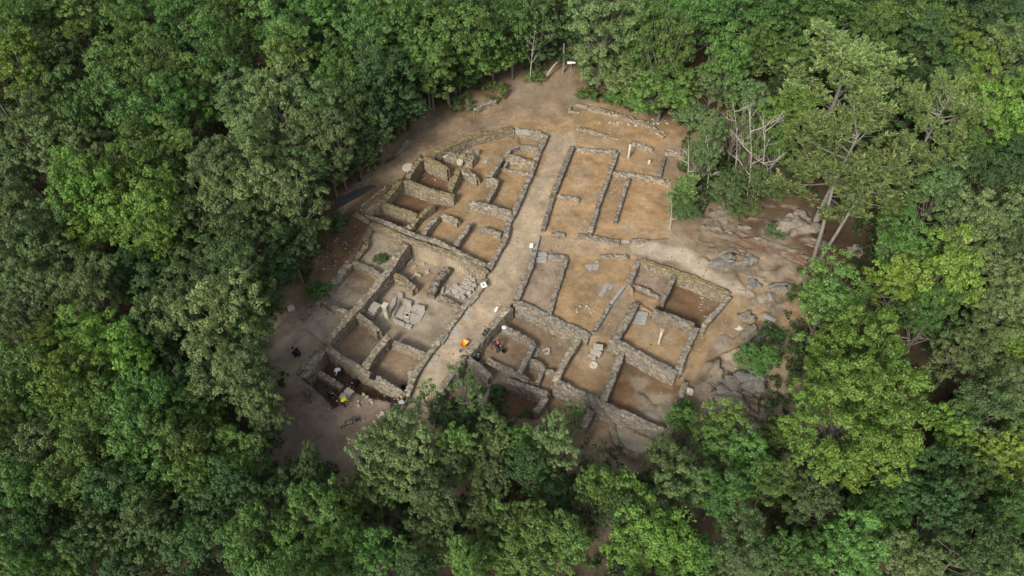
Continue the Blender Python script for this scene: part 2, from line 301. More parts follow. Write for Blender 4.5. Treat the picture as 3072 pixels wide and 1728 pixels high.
def terr(X, Y, colour=False):
    X = np.asarray(X, float); Y = np.asarray(Y, float); sw = 0; sz = 0; sc = 0
    Xn = X + (vnoise(X, Y, 2.2, 1) - .5) * 2.6; Yn = Y + (vnoise(X, Y, 2.2, 2) - .5) * 2.6
    for w, z, c in CPW:
        d2 = (X - w.x) ** 2 + (Y - w.y) ** 2 + .5; k = 1 / d2 ** 2; sw = sw + k; sz = sz + k * z
    H = sz / sw
    H = H + (vnoise(X, Y, 3, 3) - .5) * .22 + (vnoise(X, Y, .8, 4) - .5) * .05
    out = (np.abs(X) > 40) | (Y > 35) | (Y < -27)
    H = H + np.where(out, (vnoise(X, Y, 12, 5) - .5) * 1.0, 0)
    if colour:
        sw = 0; C = 0
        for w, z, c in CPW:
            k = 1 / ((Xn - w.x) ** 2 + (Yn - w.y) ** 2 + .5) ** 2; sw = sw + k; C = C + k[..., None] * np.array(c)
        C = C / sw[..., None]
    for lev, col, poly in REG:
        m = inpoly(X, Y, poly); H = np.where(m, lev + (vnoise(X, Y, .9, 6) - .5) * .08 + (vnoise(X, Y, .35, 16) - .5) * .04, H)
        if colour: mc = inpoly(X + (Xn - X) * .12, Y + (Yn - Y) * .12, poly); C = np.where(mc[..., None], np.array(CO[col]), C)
    rh, rk, rt = rockmask(X, Y); H = H + rh
    gw = [W(a, b, .6) for a, b in [(1890, 728), (2040, 758), (2090, 785), (2225, 885), (2190, 890), (2030, 805), (1895, 765)]]
    if colour:
        for cc, poly in COLR:
            pw = [W(a, b, 0) for a, b in poly]; mc = inpoly(X + (Xn - X) * .35, Y + (Yn - Y) * .35, [(q.x, q.y) for q in pw]); C = np.where(mc[..., None], np.array(cc), C)
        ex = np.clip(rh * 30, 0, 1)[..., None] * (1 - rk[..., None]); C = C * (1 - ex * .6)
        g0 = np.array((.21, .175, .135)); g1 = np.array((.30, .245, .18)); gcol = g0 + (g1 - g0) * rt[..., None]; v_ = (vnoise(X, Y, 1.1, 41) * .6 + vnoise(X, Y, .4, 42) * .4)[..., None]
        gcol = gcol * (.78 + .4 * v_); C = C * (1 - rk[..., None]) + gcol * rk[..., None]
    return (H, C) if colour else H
def tz(x, y): return float(terr(np.array([x]), np.array([y]))[0])
gx = np.concatenate([-np.geomspace(170, 36, 26)[:-1], np.arange(-36, 36.01, .16), np.geomspace(36, 170, 26)[1:]])
gy = np.concatenate([-np.geomspace(90, 27, 16)[:-1], np.arange(-27, 33.01, .16), np.geomspace(33, 230, 30)[1:]])
GX, GY = np.meshgrid(gx, gy); GH, GC = terr(GX, GY, True)
# worn paler and darker drifts of soil
def blur(A, n):
    for _ in range(n): A = (A + np.roll(A, 1, 0) + np.roll(A, -1, 0) + np.roll(A, 1, 1) + np.roll(A, -1, 1)) / 5
    return A
GC = np.stack([blur(GC[..., i], 3) for i in range(3)], -1)
dr = vnoise(GX, GY, 1.7, 9) * .6 + vnoise(GX, GY, .6, 10) * .4
GC = GC * (.66 + .46 * dr)[..., None]
sk = np.clip((vnoise(GX, GY, .5, 14) * .5 + vnoise(GX, GY, 3.5, 15) * .5 - .56) * 7, 0, 1)[..., None] * .35; GC = GC * (1 - sk) + GC * np.array((.62, .60, .62)) * sk
gr = np.clip((vnoise(GX, GY, 2.6, 11) * .7 + vnoise(GX, GY, .7, 12) * .3 - .5) * 4, 0, 1)[..., None] * .35
GC = GC * (1 - gr) + np.array((.33, .29, .225)) * gr * np.clip(GC.mean(-1, keepdims=True) / .22, .25, 1.2)
ny, nx = GX.shape; idx = np.arange(ny * nx).reshape(ny, nx)
Q = np.stack([idx[:-1, :-1], idx[:-1, 1:], idx[1:, 1:], idx[1:, :-1]], -1).reshape(-1, 4)
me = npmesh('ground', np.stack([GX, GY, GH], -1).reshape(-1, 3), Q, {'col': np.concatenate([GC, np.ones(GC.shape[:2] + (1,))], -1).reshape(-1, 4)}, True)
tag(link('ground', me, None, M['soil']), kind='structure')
# ------------------------------------------------------------------ masonry walls
STONE = {'n': (.33, .275, .205), 'm': (.32, .26, .175), 'g': (.305, .265, .21), 'w': (.37, .31, .225), 'k': (.235, .205, .16)}
wid = [0]
def wall(label, c, pts, top, th=.6, st='n', name='wall_ruin', moss=0., rag=.075, cell=1., sink=.35, group=None, cat='wall'):
    """pts on sheet c; top = height or list of heights"""
    wid[0] += 1; seed = wid[0] * 7.31
    th *= 1.12
    if not isinstance(top, (list, tuple)): top = [top] * len(pts)
    if len(pts) > 1 and cell < 1.5: top = [t_ + .12 for t_ in top]
    W3 = []
    for p, t in zip(pts, top):
        if len(p) == 3: c = p[0]; p = p[1:]
        W3.append(P(c, p[0], p[1], t))
    # resample
    line = [W3[0]]; 
    for a, b in zip(W3[:-1], W3[1:]):
        n = max(1, int((b - a).length / .11))
        for i in range(1, n + 1): line.append(a.lerp(b, i / n))
    L = np.array([tuple(p) for p in line])
    for _ in range(4):
        if len(L) > 4: L[1:-1] = (L[:-2] + 2 * L[1:-1] + L[2:]) / 4
    T = np.gradient(L[:, :2], axis=0); T /= np.linalg.norm(T, axis=1)[:, None] + 1e-9; Nn = np.stack([-T[:, 1], T[:, 0]], 1)
    hb = []
    for sgn in (1, -1): hb.append(terr(L[:, 0] + Nn[:, 0] * sgn * (th * .5 + .35), L[:, 1] + Nn[:, 1] * sgn * (th * .5 + .35)))
    bl = np.minimum(hb[0], hb[1]).min() - sink
    hmax = max(.3, (L[:, 2].max() - bl)); ns = max(3, int(hmax / .12)); ntp = max(3, int(th / .12))
    ring = []                                     # (side offset -1..1, height 0..1, nx, nz)
    for i in range(ns): ring.append((1., i / ns, 1., 0.))
    for i in range(ntp + 1):
        s = 1 - 2 * i / ntp; ring.append((s, 1., .35 if i == 0 else (-.35 if i == ntp else 0), 1.))
    for i in range(ns - 1, -1, -1): ring.append((-1., i / ns, -1., 0.))
    K = len(ring); n = len(L); V = np.zeros((n, K, 3)); C = np.zeros((n, K, 4)); base = np.array(STONE[st])
    mossc = np.array((.17, .14, .045)); lich = np.array((.115, .11, .085)); soilc = np.array((.19, .15, .105))
    off = Vector((seed, seed * 1.7, seed * .6))
    for i in range(n):
        e = min(i, n - 1 - i) * .11; er = 0. if e > .3 else -.10 * (1 - e / .3)
        lo = noise.noise(Vector((i * .11 * .6, seed, 0))) * (rag + .07)
        for j, (s, h, nxx, nz) in enumerate(ring):
            z = bl + (L[i, 2] + lo + er - bl) * h
            hw = th * .5 * (1 + .24 * noise.noise(Vector((i * .11 * .8, seed + s * 5, 3)))) * (1 + .10 * (1 - h))
            x = L[i, 0] + Nn[i, 0] * s * hw; y = L[i, 1] + Nn[i, 1] * s * hw
            q = Vector((x * 3.5 / cell, y * 3.5 / cell, z * 4.6 / cell)) + off
            dd, pp = noise.voronoi(q); edge = dd[1] - dd[0]; hsh = noise.cell(pp[0] * 3.7 + off)
            hsh2 = noise.cell(pp[0] * 5.1 + off * 2)
            bul = min(edge, .35) * .13 - .025 + (hsh - .5) * .035
            V[i, j] = (x + Nn[i, 0] * nxx * bul, y + Nn[i, 1] * nxx * bul, z + (bul * 1.1 + (hsh2 - .5) * rag * .8) * .8 * nz)
            k = min(1, max(0, (edge - .02) / .13)); k = k * k
            col = base * (.80 + .36 * hsh); col = col * (1 + (hsh2 - .5) * np.array((.10, 0, -.14)))
            col = soilc * (1 - k) + col * k
            mn = noise.noise(Vector((x * .7, y * .7, seed))) * .5 + .5; mn2 = noise.noise(Vector((x * 4, y * 4, z * 4))) * .5 + .5
            if nz or h > .8:
                mf = min(1, max(0, (mn * .6 + mn2 * .4 - .62 + moss * .55) * 4)) * (.85 if moss else .0); col = col * (1 - mf * .7) + mossc * mf * .7
            lf = min(.6, max(0, (mn2 * .6 + (1 - mn) * .4 - .56) * 4)) * .55; col = col * (1 - lf) + lich * lf
            C[i, j, :3] = col; C[i, j, 3] = 1
    V[:, :, 2][:, 0] = bl
    ctr = np.array([L[:, 0].mean(), L[:, 1].mean(), bl]); V = V - ctr
    id2 = np.arange(n * K).reshape(n, K); Qd = np.stack([id2[:-1, :-1], id2[:-1, 1:], id2[1:, 1:], id2[1:, :-1]], -1).reshape(-1, 4)
    # ends: strips joining the two sides
    ex = []
    for r, flip in ((0, 0), (n - 1, 1)):
        a = id2[r]
        for j in range(K // 2 - (0 if K % 2 else 0)):
            j2 = K - 1 - j
            if j + 1 >= j2: break
            q = [a[j], a[j2], a[j2 - 1], a[j + 1]] 
            if j + 1 == j2 - 1: continue
            ex.append(q if flip else q[::-1])
    Qd = np.concatenate([Qd, np.array(ex).reshape(-1, 4)])
    me = npmesh(name, V.reshape(-1, 3), Qd, {'col': C.reshape(-1, 4)})
    o = link(name, me, None, M['stone']); o.location = ctr; tag(o, label, cat, group or 'stone walls of the ruin'); return o
CLR = [(1385, 185), (1470, 190), (1480, 255), (1600, 300), (1720, 350), (1690, 560), (1830, 540), (1960, 510), (2080, 560), (2160, 640), (2100, 700), (1980, 720), (1960, 800), (1870, 880), (1930, 1000), (1900, 1100), (1700, 1060), (1690, 1100), (1600, 1160), (1500, 1090), (1300, 990), (1180, 960), (1060, 1010), (1100, 1080), (960, 1060), (900, 1160), (850, 1180), (700, 1130), (720, 950), (690, 850), (740, 770), (830, 650), (820, 540), (950, 440), (1050, 330), (1130, 250), (1280, 220)]
CLRn = [(a * 1.1925, b * 1.1925) for a, b in CLR]
def dpoly(x, y):
    d = 1e9; n = len(CLRn)
    for i in range(n):
        ax, ay = CLRn[i]; bx, by = CLRn[(i + 1) % n]; t = max(0, min(1, ((x - ax) * (bx - ax) + (y - ay) * (by - ay)) / ((bx - ax) ** 2 + (by - ay) ** 2)))
        d = min(d, math.hypot(x - ax - t * (bx - ax), y - ay - t * (by - ay)))
    return -d if inpoly(np.array([x]), np.array([y]), CLRn)[0] else d

A = 'upper left block'
wall('long mossy retaining wall beside the upper dirt path, ending at the clearing apex', 1, [(1300, 500), (1640, 350), (2060, 255)], [1.1, 1., .6], .55, 'm', moss=.8, rag=.08)
wall('low stone wall with flat slabs across the top of the upper left block', 1, [(2085, 275), (2240, 295), (2370, 322)], .3, .5, 'w')
wall('long straight wall on the left side of the upper road, topped by grey rubble', 1, [(2385, 320), (2300, 520), (2225, 720), (2100, 1010), (2010, 1190), (3, 2310, 40), (2150, 325)], .45, .62, 'g', rag=.14)
wall('long wall above the dark gap, upper left block side', 1, [(620, 1095), (900, 1210), (1130, 1310), (3, 1620, 60), (1800, 155), (2125, 312)], .45, .55, 'n')
wall('tall wall with a pale face behind the dark brown room, upper left block', 1, [(1010, 775), (1240, 860), (1490, 925)], [1.2, 1.1, .8], .55, 'm', moss=.5)
wall('short mossy wall running down from the tall back corner, beside the round stone', 1, [(1175, 545), (1090, 650), (1040, 745)], 1.2, .6, 'm', moss=.6, rag=.2)
wall('mossy ragged wall along the path, left edge of the upper left block', 1, [(975, 770), (880, 880), (780, 985), (640, 1085)], [1.2, 1., .8, .6], .7, 'm', moss=.55, rag=.2)
wall('tall mossy wall with big pale blocks behind the square room', 1, [(1200, 540), (1310, 590), (1430, 665)], [1.5, 1.4, 1.1], .5, 'm', moss=.7, rag=.1)
wall('broken mossy wall stub with a pointed end beside the square room', 1, [(1530, 660), (1500, 740), (1450, 850)], [1., .9, .7], .6, 'm', moss=.6, rag=.25)
wall('stepped rubble wall falling away from the column drum', 1, [(1560, 650), (1640, 690), (1720, 770)], [1.1, .8, .3], .5, 'w', moss=.3, rag=.2)
wall('thick heap-like rubble wall under the long mossy retaining wall', 1, [(1390, 515), (1540, 530), (1680, 580)], [.6, .6, .4], .9, 'w', moss=.3, rag=.3)
wall('short row of tilted grey slabs beside the rubble heap wall', 1, [(1600, 485), (1730, 480)], .3, .5, 'g', rag=.3, cell=1.8)
wall('upright block standing at the end of the rubble heap wall', 1, [(1680, 520), (1690, 570)], .4, .3, 'w', cell=1.6)
wall('mossy wall between the two dark brown rooms', 1, [(790, 990), (950, 1040), (1130, 1105)], .7, .5, 'm', moss=.6)
wall('crooked wall closing the dark brown rooms on their right', 1, [(1280, 1010), (1150, 1110), (1080, 1210), (980, 1235)], .4, .55, 'm', moss=.3, rag=.2)
wall('wall on the left of the paired square rooms above the gap', 1, [(1330, 1115), (1260, 1190), (1190, 1290)], .45, .55, 'n')
wall('low wall along the top of the left square room above the gap', 1, [(1345, 1100), (1440, 1120), (1530, 1170)], .3, .5, 'w')
wall('wall dividing the paired square rooms above the gap', 1, [(1640, 1185), (1580, 1290), (1500, 1400)], .4, .5, 'n')
wall('low wall along the top of the right square room above the gap', 1, [(1750, 1235), (1840, 1250), (1945, 1290)], .2, .45, 'g')
wall('wall with a bright face joining the left road wall, middle of the block', 1, [(1630, 985), (1800, 1010), (2050, 1080)], .7, .55, 'w')
wall('short wall running down from the small L corner', 1, [(1900, 790), (1860, 880), (1815, 965)], .4, .5, 'n')
wall('small L corner wall of pale blocks left of the tan room', 1, [(1785, 760), (1850, 760), (1915, 785)], .5, .5, 'w')
wall('wall with a dark doorway side, rising towards the small cells', 1, [(1955, 545), (1900, 640), (1830, 740)], .6, .55, 'n')
wall('high wall of pale plastered blocks below the small cells', 1, [(1985, 525), (2120, 555), (2270, 605)], .8, .55, 'w', cell=1.4)
wall('wall between the small dark cell and the top room', 1, [(2130, 430), (2220, 445), (2310, 470)], .4, .45, 'w')
wall('short curved wall left of the small dark cell', 1, [(2130, 425), (2040, 460), (2000, 510)], .1, .5, 'g', rag=.15)
wall('thin stone divider inside the doorway below the small cells', 1, [(2015, 585), (1975, 640)], .1, .3, 'w')
wall('low kerb of stones across the top of the tan room', 1, [(1920, 655), (2080, 680), (2240, 710)], -.2, .35, 'w', rag=.05)
wall('short row of flat stones edging the upper dirt path', 1, [(930, 515), (990, 440), (1060, 370)], 1.25, .5, 'n', rag=.15)
wall('low line of stones between the path and the mossy ragged wall', 1, [(590, 1030), (700, 930), (840, 825)], 1.15, .35, 'n', rag=.15)
wall('low rubble edge of the path in the dappled shade near the yellow shrub', 1, [(1680, 95), (1780, 40), (1890, 0)], 1.1, .5, 'w', rag=.15)
# block B
wall('long wall below the dark gap with a tall warm lit face', 1, [(520, 1090), (700, 1195), (3, 1240, 0), (1380, 55), (1750, 180), (1960, 270), (2135, 378)], .45, .6, 'm', moss=.35)
wall('thick spine wall running diagonally down the lower left block', 3, [(1350, 95), (1260, 220), (1190, 340), (1000, 570), (840, 750), (700, 900), (560, 1060)], [.5, .45, .4, .35, .3, .3, .3], .72, 'w', rag=.08)
wall('wall between the two upper left grey rooms', 3, [(830, 265), (960, 320), (1120, 405)], .4, .5, 'n')
wall('broad sloping wall at the outer left edge of the grey rooms', 3, [(805, 275), (690, 410), (560, 570)], .15, .85, 'w', rag=.08)
wall('low broken outer wall continuing down to the pale room', 3, [(525, 645), (430, 740), (345, 830)], 0, .6, 'n', rag=.2)
wall('wall between the grey room and the pale room', 3, [(555, 650), (680, 720), (800, 775)], .25, .5, 'w')
wall('leaning wall on the forest side of the uppermost grey room', 1, [(700, 1200), (640, 1300), (3, 960, 120), (850, 235)], .2, .6, 'm', moss=.3, rag=.2)
wall('wall beside the stone steps in the courtyard', 3, [(870, 770), (980, 850), (1080, 935)], .0, .5, 'w')
wall('leaning wall dividing the two lower courtyard rooms', 3, [(1190, 985), (1070, 1110), (930, 1310)], .0, .7, 'w')
wall('wall between the courtyard and the square brown room', 3, [(1220, 1045), (1380, 1100), (1545, 1170)], -.3, .5, 'w')
wall('long wall on the left side of the lower road, along the courtyard', 3, [(2115, 430), (2010, 610), (1880, 735), (1720, 960), (1540, 1190), (1440, 1340), (5, 1345, 600)], [.35, .2, .1, 0, -.1, -.2, -.3], .6, 'w')
wall('long wall separating the courtyard rooms from the excavation pit', 3, [(560, 1070), (720, 1195), (930, 1325), (1150, 1440), (5, 1330, 600)], [.2, .1, 0, -.1, -.2], .55, 'w')
wall('mossy wall of irregular stones across the upper courtyard', 3, [(1215, 375), (1310, 430), (1430, 520)], -.3, .6, 'm', moss=.3, rag=.2)
wall('thick pile of stones dividing the upper courtyard', 3, [(1745, 320), (1650, 440), (1580, 570)], -.5, .8, 'k', rag=.3)
wall('low front wall of the paved platform by the road', 3, [(1650, 600), (1750, 640), (1860, 700)], -.9, .5, 'g', rag=.2)
wall('double wall at the left end of the excavation pit', 5, [(545, 150), (450, 280), (350, 420)], -.1, .8, 'w')
wall('outer thin wall left of the excavation pit with rubble fill', 5, [(500, 150), (400, 270), (290, 390)], -.3, .35, 'w', rag=.2)
wall('low wall inside the excavation pit beside the person in white', 5, [(455, 345), (590, 430), (730, 520)], -1.2, .55, 'w')
# block D
wall('wall on the right side of the lower road above the workers', 4, [(425, 700), (290, 840), (170, 980), (15, 1150)], [.3, .1, 0, -.1], .6, 'w')
wall('wall on the right side of the lower road beside the thin sapling', 5, [(1905, 210), (1790, 380), (1620, 630)], [-.2, -.4, -.8], .6, 'w')
wall('long tall wall behind the workers room with a dark face', 4, [(460, 655), (600, 700), (780, 800), (1000, 900), (1190, 985)], .3, .7, 'g')
wall('bent wall curling round the workers room', 4, [(350, 895), (480, 955), (610, 1030), (650, 1070), (600, 1170), (510, 1340)], -.8, .5, 'g')
wall('L-shaped wall of the small sunken cell beside the workers room', 4, [(600, 1215), (690, 1245), (745, 1275), (720, 1350), (680, 1440)], -1.1, .45, 'g')
wall('short wall stub touching the tall road-parallel wall', 4, [(755, 1320), (860, 1345)], -1.2, .5, 'g')
wall('pale diagonal wall left of the room with the round millstone', 4, [(1110, 970), (1000, 1150), (930, 1270), (850, 1430)], [.1, 0, -.2, -.4], .62, 'w')
wall('low worn wall footing across the floor below the workers', 4, [(190, 1220), (400, 1325), (600, 1410)], -1.35, .7, 'n', rag=.08, sink=.3)
wall('wall cornering at the road below the crouching worker', 6, [(5, 225), (120, 310), (230, 415)], -.6, .55, 'g')
wall('wall with a dark stone face above the lowest hidden rooms', 6, [(375, 450), (560, 505), (700, 550), (785, 585)], -1.2, .6, 'g')
wall('short wall going down into the trees from the dark face corner', 6, [(770, 600), (720, 680), (665, 760)], -1.3, .6, 'g')
wall('narrow flat-topped divider in the lowest rooms by the sapling', 6, [(235, 470), (170, 570), (100, 670)], -1.8, .4, 'w', rag=.03)
wall('long front wall over the lower terrace, from millstone room to bottom corner', 6, [(850, 460), (1080, 565), (1310, 680), (1640, 825), (1965, 965)], [-.5, -.5, -.5, -.6, -.7], .7, 'g')
wall('wall between the millstone room and the bedrock room', 6, [(1510, 160), (1460, 290), (1400, 450), (1320, 650)], -.3, .62, 'g')
wall('short end wall at the bottom right corner of the bedrock room', 6, [(1995, 830), (1960, 950)], -.6, .6, 'g')
wall('narrow wall of flat blocks right of the bedrock room', 6, [(2060, 630), (2010, 720)], -1., .5, 'g', cell=1.6)
wall('raised wall block standing at the right door of the bedrock room', 6, [(2120, 460), (2065, 610)], -.5, .55, 'g')
wall('short thick wall on the lower terrace beside the person in green', 6, [(1205, 740), (1165, 820), (1130, 900)], -1.5, .65, 'g')
wall('curved wall around the half round terrace', 6, [(1415, 840), (1405, 930), (1450, 1040), (1540, 1140), (1670, 1190)], -2.2, .5, 'g', rag=.08)
# block C
wall('wall on the right side of the road beside the pink-grey room', 4, [(655, 160), (625, 280), (560, 440), (480, 625)], .45, .65, 'g')
wall('short wall along the top of the pink-grey room', 4, [(780, 215), (980, 225)], .3, .6, 'g')
wall('low wall between the pink-grey room and the wide yard', 4, [(965, 240), (900, 440), (840, 620), (800, 775)], .35, .48, 'g')
wall('low rubble wall at the top of the wide yard', 4, [(1290, 215), (1420, 205), (1570, 225)], .3, .35, 'w', rag=.2)
wall('wall at the upper right corner of the wide yard', 4, [(1665, 255), (1610, 370), (1560, 475)], .5, .6, 'g')
wall('low wall along the right of the wide yard', 4, [(1390, 680), (1310, 810), (1235, 930)], .2, .42, 'g')
# block E
wall('wall beside the corridor and the wooden-looking steps', 4, [(1640, 665), (1540, 850), (1430, 1015)], .5, .75, 'k')
wall('massive wall below the room with the stone column', 4, [(1385, 1015), (1500, 1065), (1700, 1175), (1880, 1275), (2035, 1350)], .4, .68, 'g')
wall('wall on the right of the room with the stone column', 4, [(2225, 900), (2130, 1090), (2045, 1320)], .4, .62, 'g')
wall('slanting wall at the far right of the brown room', 4, [(2555, 595), (2400, 765), (2310, 860), (2275, 940)], [.9, .7, .5, .3], .5, 'g')
wall('thick stone wall with a bright face above the stone column', 4, [(1800, 745), (1990, 805), (2200, 885)], .7, .7, 'k')
wall('long tall mossy wall below the pale gravel path', 4, [(1690, 245), (2000, 355), (2200, 425), (2380, 500), (2555, 580)], .9, .55, 'm', moss=.5)
wall('wall jutting out between the two rooms under the gravel path', 4, [(2010, 390), (1955, 520), (1890, 640)], .7, .55, 'k')
wall('low front wall of the small grey room', 4, [(1610, 490), (1740, 545), (1870, 615)], -.05, .4, 'g')
wall('pair of low stones in the ground above the corridor end', 4, [(1215, 940), (1215, 945)], .4, .4, 'w', cell=2)
# upper right
wall('dark rubble wall on the right side of the upper road', 2, [(700, 435), (620, 640), (520, 890)], .5, .62, 'k')
wall('second stretch of wall right of the road, below the threshold slab', 2, [(510, 920), (465, 1080), (415, 1240)], .4, .55, 'k')
wall('wall along the top of the large tan room', 2, [(735, 455), (900, 478), (1140, 490)], .45, .5, 'w')
wall('long grey wall down the right side of the large tan room', 2, [(1130, 495), (1065, 690), (960, 970), (870, 1275)], .5, .52, 'g')
wall('wall crossing to the forest edge above the orange floor', 2, [(1090, 690), (1300, 715), (1660, 790)], .5, .55, 'w')
wall('short free-ending wall between the orange floor and the right room', 2, [(1250, 745), (1180, 950), (1115, 1170)], .4, .42, 'g')
wall('short wall beside the two stone posts at the upper right', 2, [(1590, 540), (1540, 735)], .5, .45, 'k')
wall('short low wall of pale blocks inside the large tan room', 2, [(565, 910), (680, 930), (770, 960)], .4, .5, 'w', cell=1.4)
wall('low footing at the lower left of the tan room by the road', 2, [(500, 1290), (630, 1300)], .15, .5, 'g')
wall('wall along the bottom of the upper right block, left of the doorway', 2, [(750, 1300), (960, 1330), (1165, 1370)], .35, .6, 'g')
wall('wall along the bottom of the upper right block, right of the doorway', 2, [(1270, 1350), (1440, 1360), (1620, 1380)], .35, .55, 'g')
wall('broken rubble line above the upper right block, left piece', 2, [(745, 250), (900, 305), (1040, 340)], .6, .4, 'w', rag=.25)
wall('thin low line of stones joining the rubble wall pieces', 2, [(1050, 350), (1250, 400)], .35, .3, 'w', rag=.15)
wall('pale rubble wall behind the upper stone post', 2, [(1270, 395), (1380, 425), (1485, 450)], .75, .5, 'w', rag=.2)
wall('pale rubble wall at the foot of the dead trunk', 2, [(1600, 470), (1790, 500)], .7, .7, 'w', rag=.2)
wall('long pale stony bank edging the clearing under the oaks', 2, [(850, 60), (1120, 130), (1380, 210), (1600, 340)], .75, .8, 'w', rag=.15)
wall('small square stone box with a dark hole near the clearing apex', 2, [(690, 50), (670, 100), (760, 110), (830, 95)], .6, .3, 'w', rag=.08)
wall('back wall of the small square stone box near the apex', 2, [(720, 30), (800, 45), (850, 55)], .7, .35, 'w', rag=.08)

# ------------------------------------------------------------------ loose stones, rocks, slabs
def rock(label, npx, z, size, seed, mat='granite', flat=.5, rz=0., name='boulder', group='boulders of the bedrock outcrop', embed=.35, rough=.22, sub=4, crack=True):
    """npx native pixel of its middle; size (long, wide) metres"""
    p = W(npx[0], npx[1], z); g = z; bm = bmesh.new(); bmesh.ops.create_icosphere(bm, subdivisions=sub, radius=1.)
    of = Vector((seed * 3.1, seed * 1.7, seed * .9)); hgt = min(size) * flat; rough *= 1.5
    for v in bm.verts:
        d = v.co.copy(); n1 = noise.noise(d * .9 + of) * rough * 2.2; n2 = noise.noise(d * 2.3 + of) * rough
        dd, pp = noise.voronoi(d * 1.3 + of); fac = 1 + n1 + n2 * .6 + (min(dd[1] - dd[0], .14) - .14) * (2.2 if crack else 0) + (noise.cell(pp[0] * 3.1) - .5) * .22
        q = d * fac; q = Vector((q.x, q.y, math.copysign(abs(q.z) ** .8, q.z)))
        v.co = Vector((q.x * size[0] / 2, q.y * size[1] / 2, q.z * hgt / 2))
    bmesh.ops.translate(bm, verts=bm.verts, vec=(0, 0, hgt * (.5 - embed)))
    for f in bm.faces: f.smooth = True
    me = bpy.data.meshes.new(name); bm.to_mesh(me); bm.free(); o = link(name, me, None, M[mat]); o.location = (p.x, p.y, tz(p.x, p.y)); o.rotation_euler = (0, 0, math.radians(rz)); tag(o, label, 'rock', group); return o
RK = [
 ('huge grey boulder left of the two thick pine stems', (2372, 692), 4.6, 4.2, .75, 'granite', 20), ('dark flat grey rock beside the pale gravel path', (2168, 795), 2.9, 2.1, .25, 'grey_rock', 20), 
 ('grey rock with a blue-grey top under the tree roots', (2243, 790), 2., 1.8, .35, 'grey_rock', 10), 
 ('grey rock below the root field', (2262, 855), 1.7, 1.4, .3, 'grey_rock', 30), ('long grey slab rock at the gravel path end', (2330, 870), 2.4, 1.1, .2, 'grey_rock', 15), 
 ('round pale rock between the ruin corner and the path', (2248, 950), 1.9, 1.8, .35, 'granite', 0), ('small pale stone beside the brown-grey rock', (2223, 977), .9, .5, .4, 'pale_cut', 0),
 ('long rounded rock ridge along the right side of the clearing', (2255, 985), 5.2, 1.3, .3, 'granite', 48), ('second long rock ridge nearer the trees', (2290, 1000), 4.6, .9, .3, 'granite', 45), 
 ('big cracked grey bedrock dome, the largest pale rock', (2212, 1180), 5.2, 4.8, .45, 'granite', -30), ('grey bedrock dome left of the small bright tree', (2260, 1130), 3.4, 3., .45, 'grey_rock', 0),
 ('pale rock edge near the lower right trees', (2285, 1215), 3., 2.6, .4, 'granite', 0), ('grey pointed rock at the lower end of the outcrop', (2265, 1275), 2.4, 2.2, .45, 'granite', 30), ('small grey rock below the outcrop', (2262, 1310), 1.4, 1.2, .4, 'grey_rock', 0),
 ('white-topped rock under the leafy right end tree', (2100, 1290), 1.6, 1., .3, 'granite', 45), ('pale stone leaning behind the raised wall block', (2073, 1158), .9, .8, .8, 'pale_cut', 0), ('rock at the right shaded edge below the pines', (2560, 770), 2.2, 1.8, .6, 'granite', 0),
 ]
for i, (l, n, a, b_, fl, mt, rz) in enumerate(RK): rock(l, n, .3, (a, b_), i + 1, mt, fl, rz)
for i in range(20):                                # scattered outcrop blocks among the roots
    u = RS.rand(); px = 2110 + u * 380 + RS.uniform(-30, 30); py = 660 + u * 130 + RS.uniform(-40, 90); rock('small loose pale rock in the root field between the boulder and the gravel path', (px, py), .6, (RS.uniform(.5, 1.5), RS.uniform(.4, .8)), 50 + i, 'granite', .35, RS.uniform(-40, -10), 'loose_rock', 'small loose rocks of the root field', .3, .25, 2)
# tree roots over the rock
def root_at(i):
    px = 2150 + RS.rand() * 230; py = 690 + (px - 2150) * .42 + RS.uniform(-18, 26); pts = []
    for k in range(6): q = W(px + k * 17, py + k * 8.5 + RS.uniform(-5, 5), .7); pts.append(Vector((q.x, q.y, tz(q.x, q.y) + .06)))
    o = MB().tube(pts, [.03, .05, .06, .07, .08, .1], 5).build('root', M['root'], None, pts[0]); tag(o, 'reddish brown pine root creeping over the rocks towards the pine stems', 'root', 'pine roots over the rocks')
M['root'] = simple('root_bark', (.16, .085, .05), .3, 6)
for i in range(14): root_at(i)
# scattered stones in heaps
def heap(label, c, x, y, z, spread, n, seed, smin=.15, smax=.5, mat='cut', group=None):
    rs = random.Random(seed)
    for k in range(n):
        a = rs.uniform(0, 6.28); q = P(c, x, y, z); q.x += math.cos(a) * spread[0] * rs.random() ** .5; q.y += math.sin(a) * spread[1] * rs.random() ** .5; n_ = PX(q); s = rs.uniform(smin, smax)
        rock(label, n_[:2], z, (s, s * rs.uniform(.6, .9)), seed * 10 + k, mat, .6, rs.uniform(0, 180), 'loose_stone', label.replace('loose stone', 'loose stones').replace('one of the ', ''), .25, .25, 2, False)
heap('loose stone in the rubble heap right of the excavation pit', 5, 960, 650, -.9, (1.1, .8), 13, 31)
heap('loose stone beside the two people at the pit corner', 5, 1160, 620, -1.6, (1.2, .8), 16, 32, .15, .4)
heap('loose stone in the pile behind the left wheelbarrow trees', 5, 60, 860, -.6, (1.4, 1.4), 26, 33, .2, .55)
heap('loose stone in the pale pile behind the olive oak', 5, 1120, 860, -1., (1., .9), 18, 34, .2, .5, 'pale_cut')
heap('loose pale stone on the litter slope left of the grey rooms', 3, 620, 200, .1, (3.2, 2.6), 38, 35, .1, .28, 'pale_cut')
heap('loose stone in the floor of the wide yard', 4, 1150, 750, 0, (1.2, .7), 9, 36, .2, .4)
heap('loose stone along the pale bank at the upper right', 2, 1300, 210, .6, (6.5, .9), 30, 37, .2, .5, 'pale_cut')
heap('loose stone on the floor of the mossy square room', 1, 1250, 740, -.7, (1.8, .8), 9, 38, .12, .25, 'pale_cut')
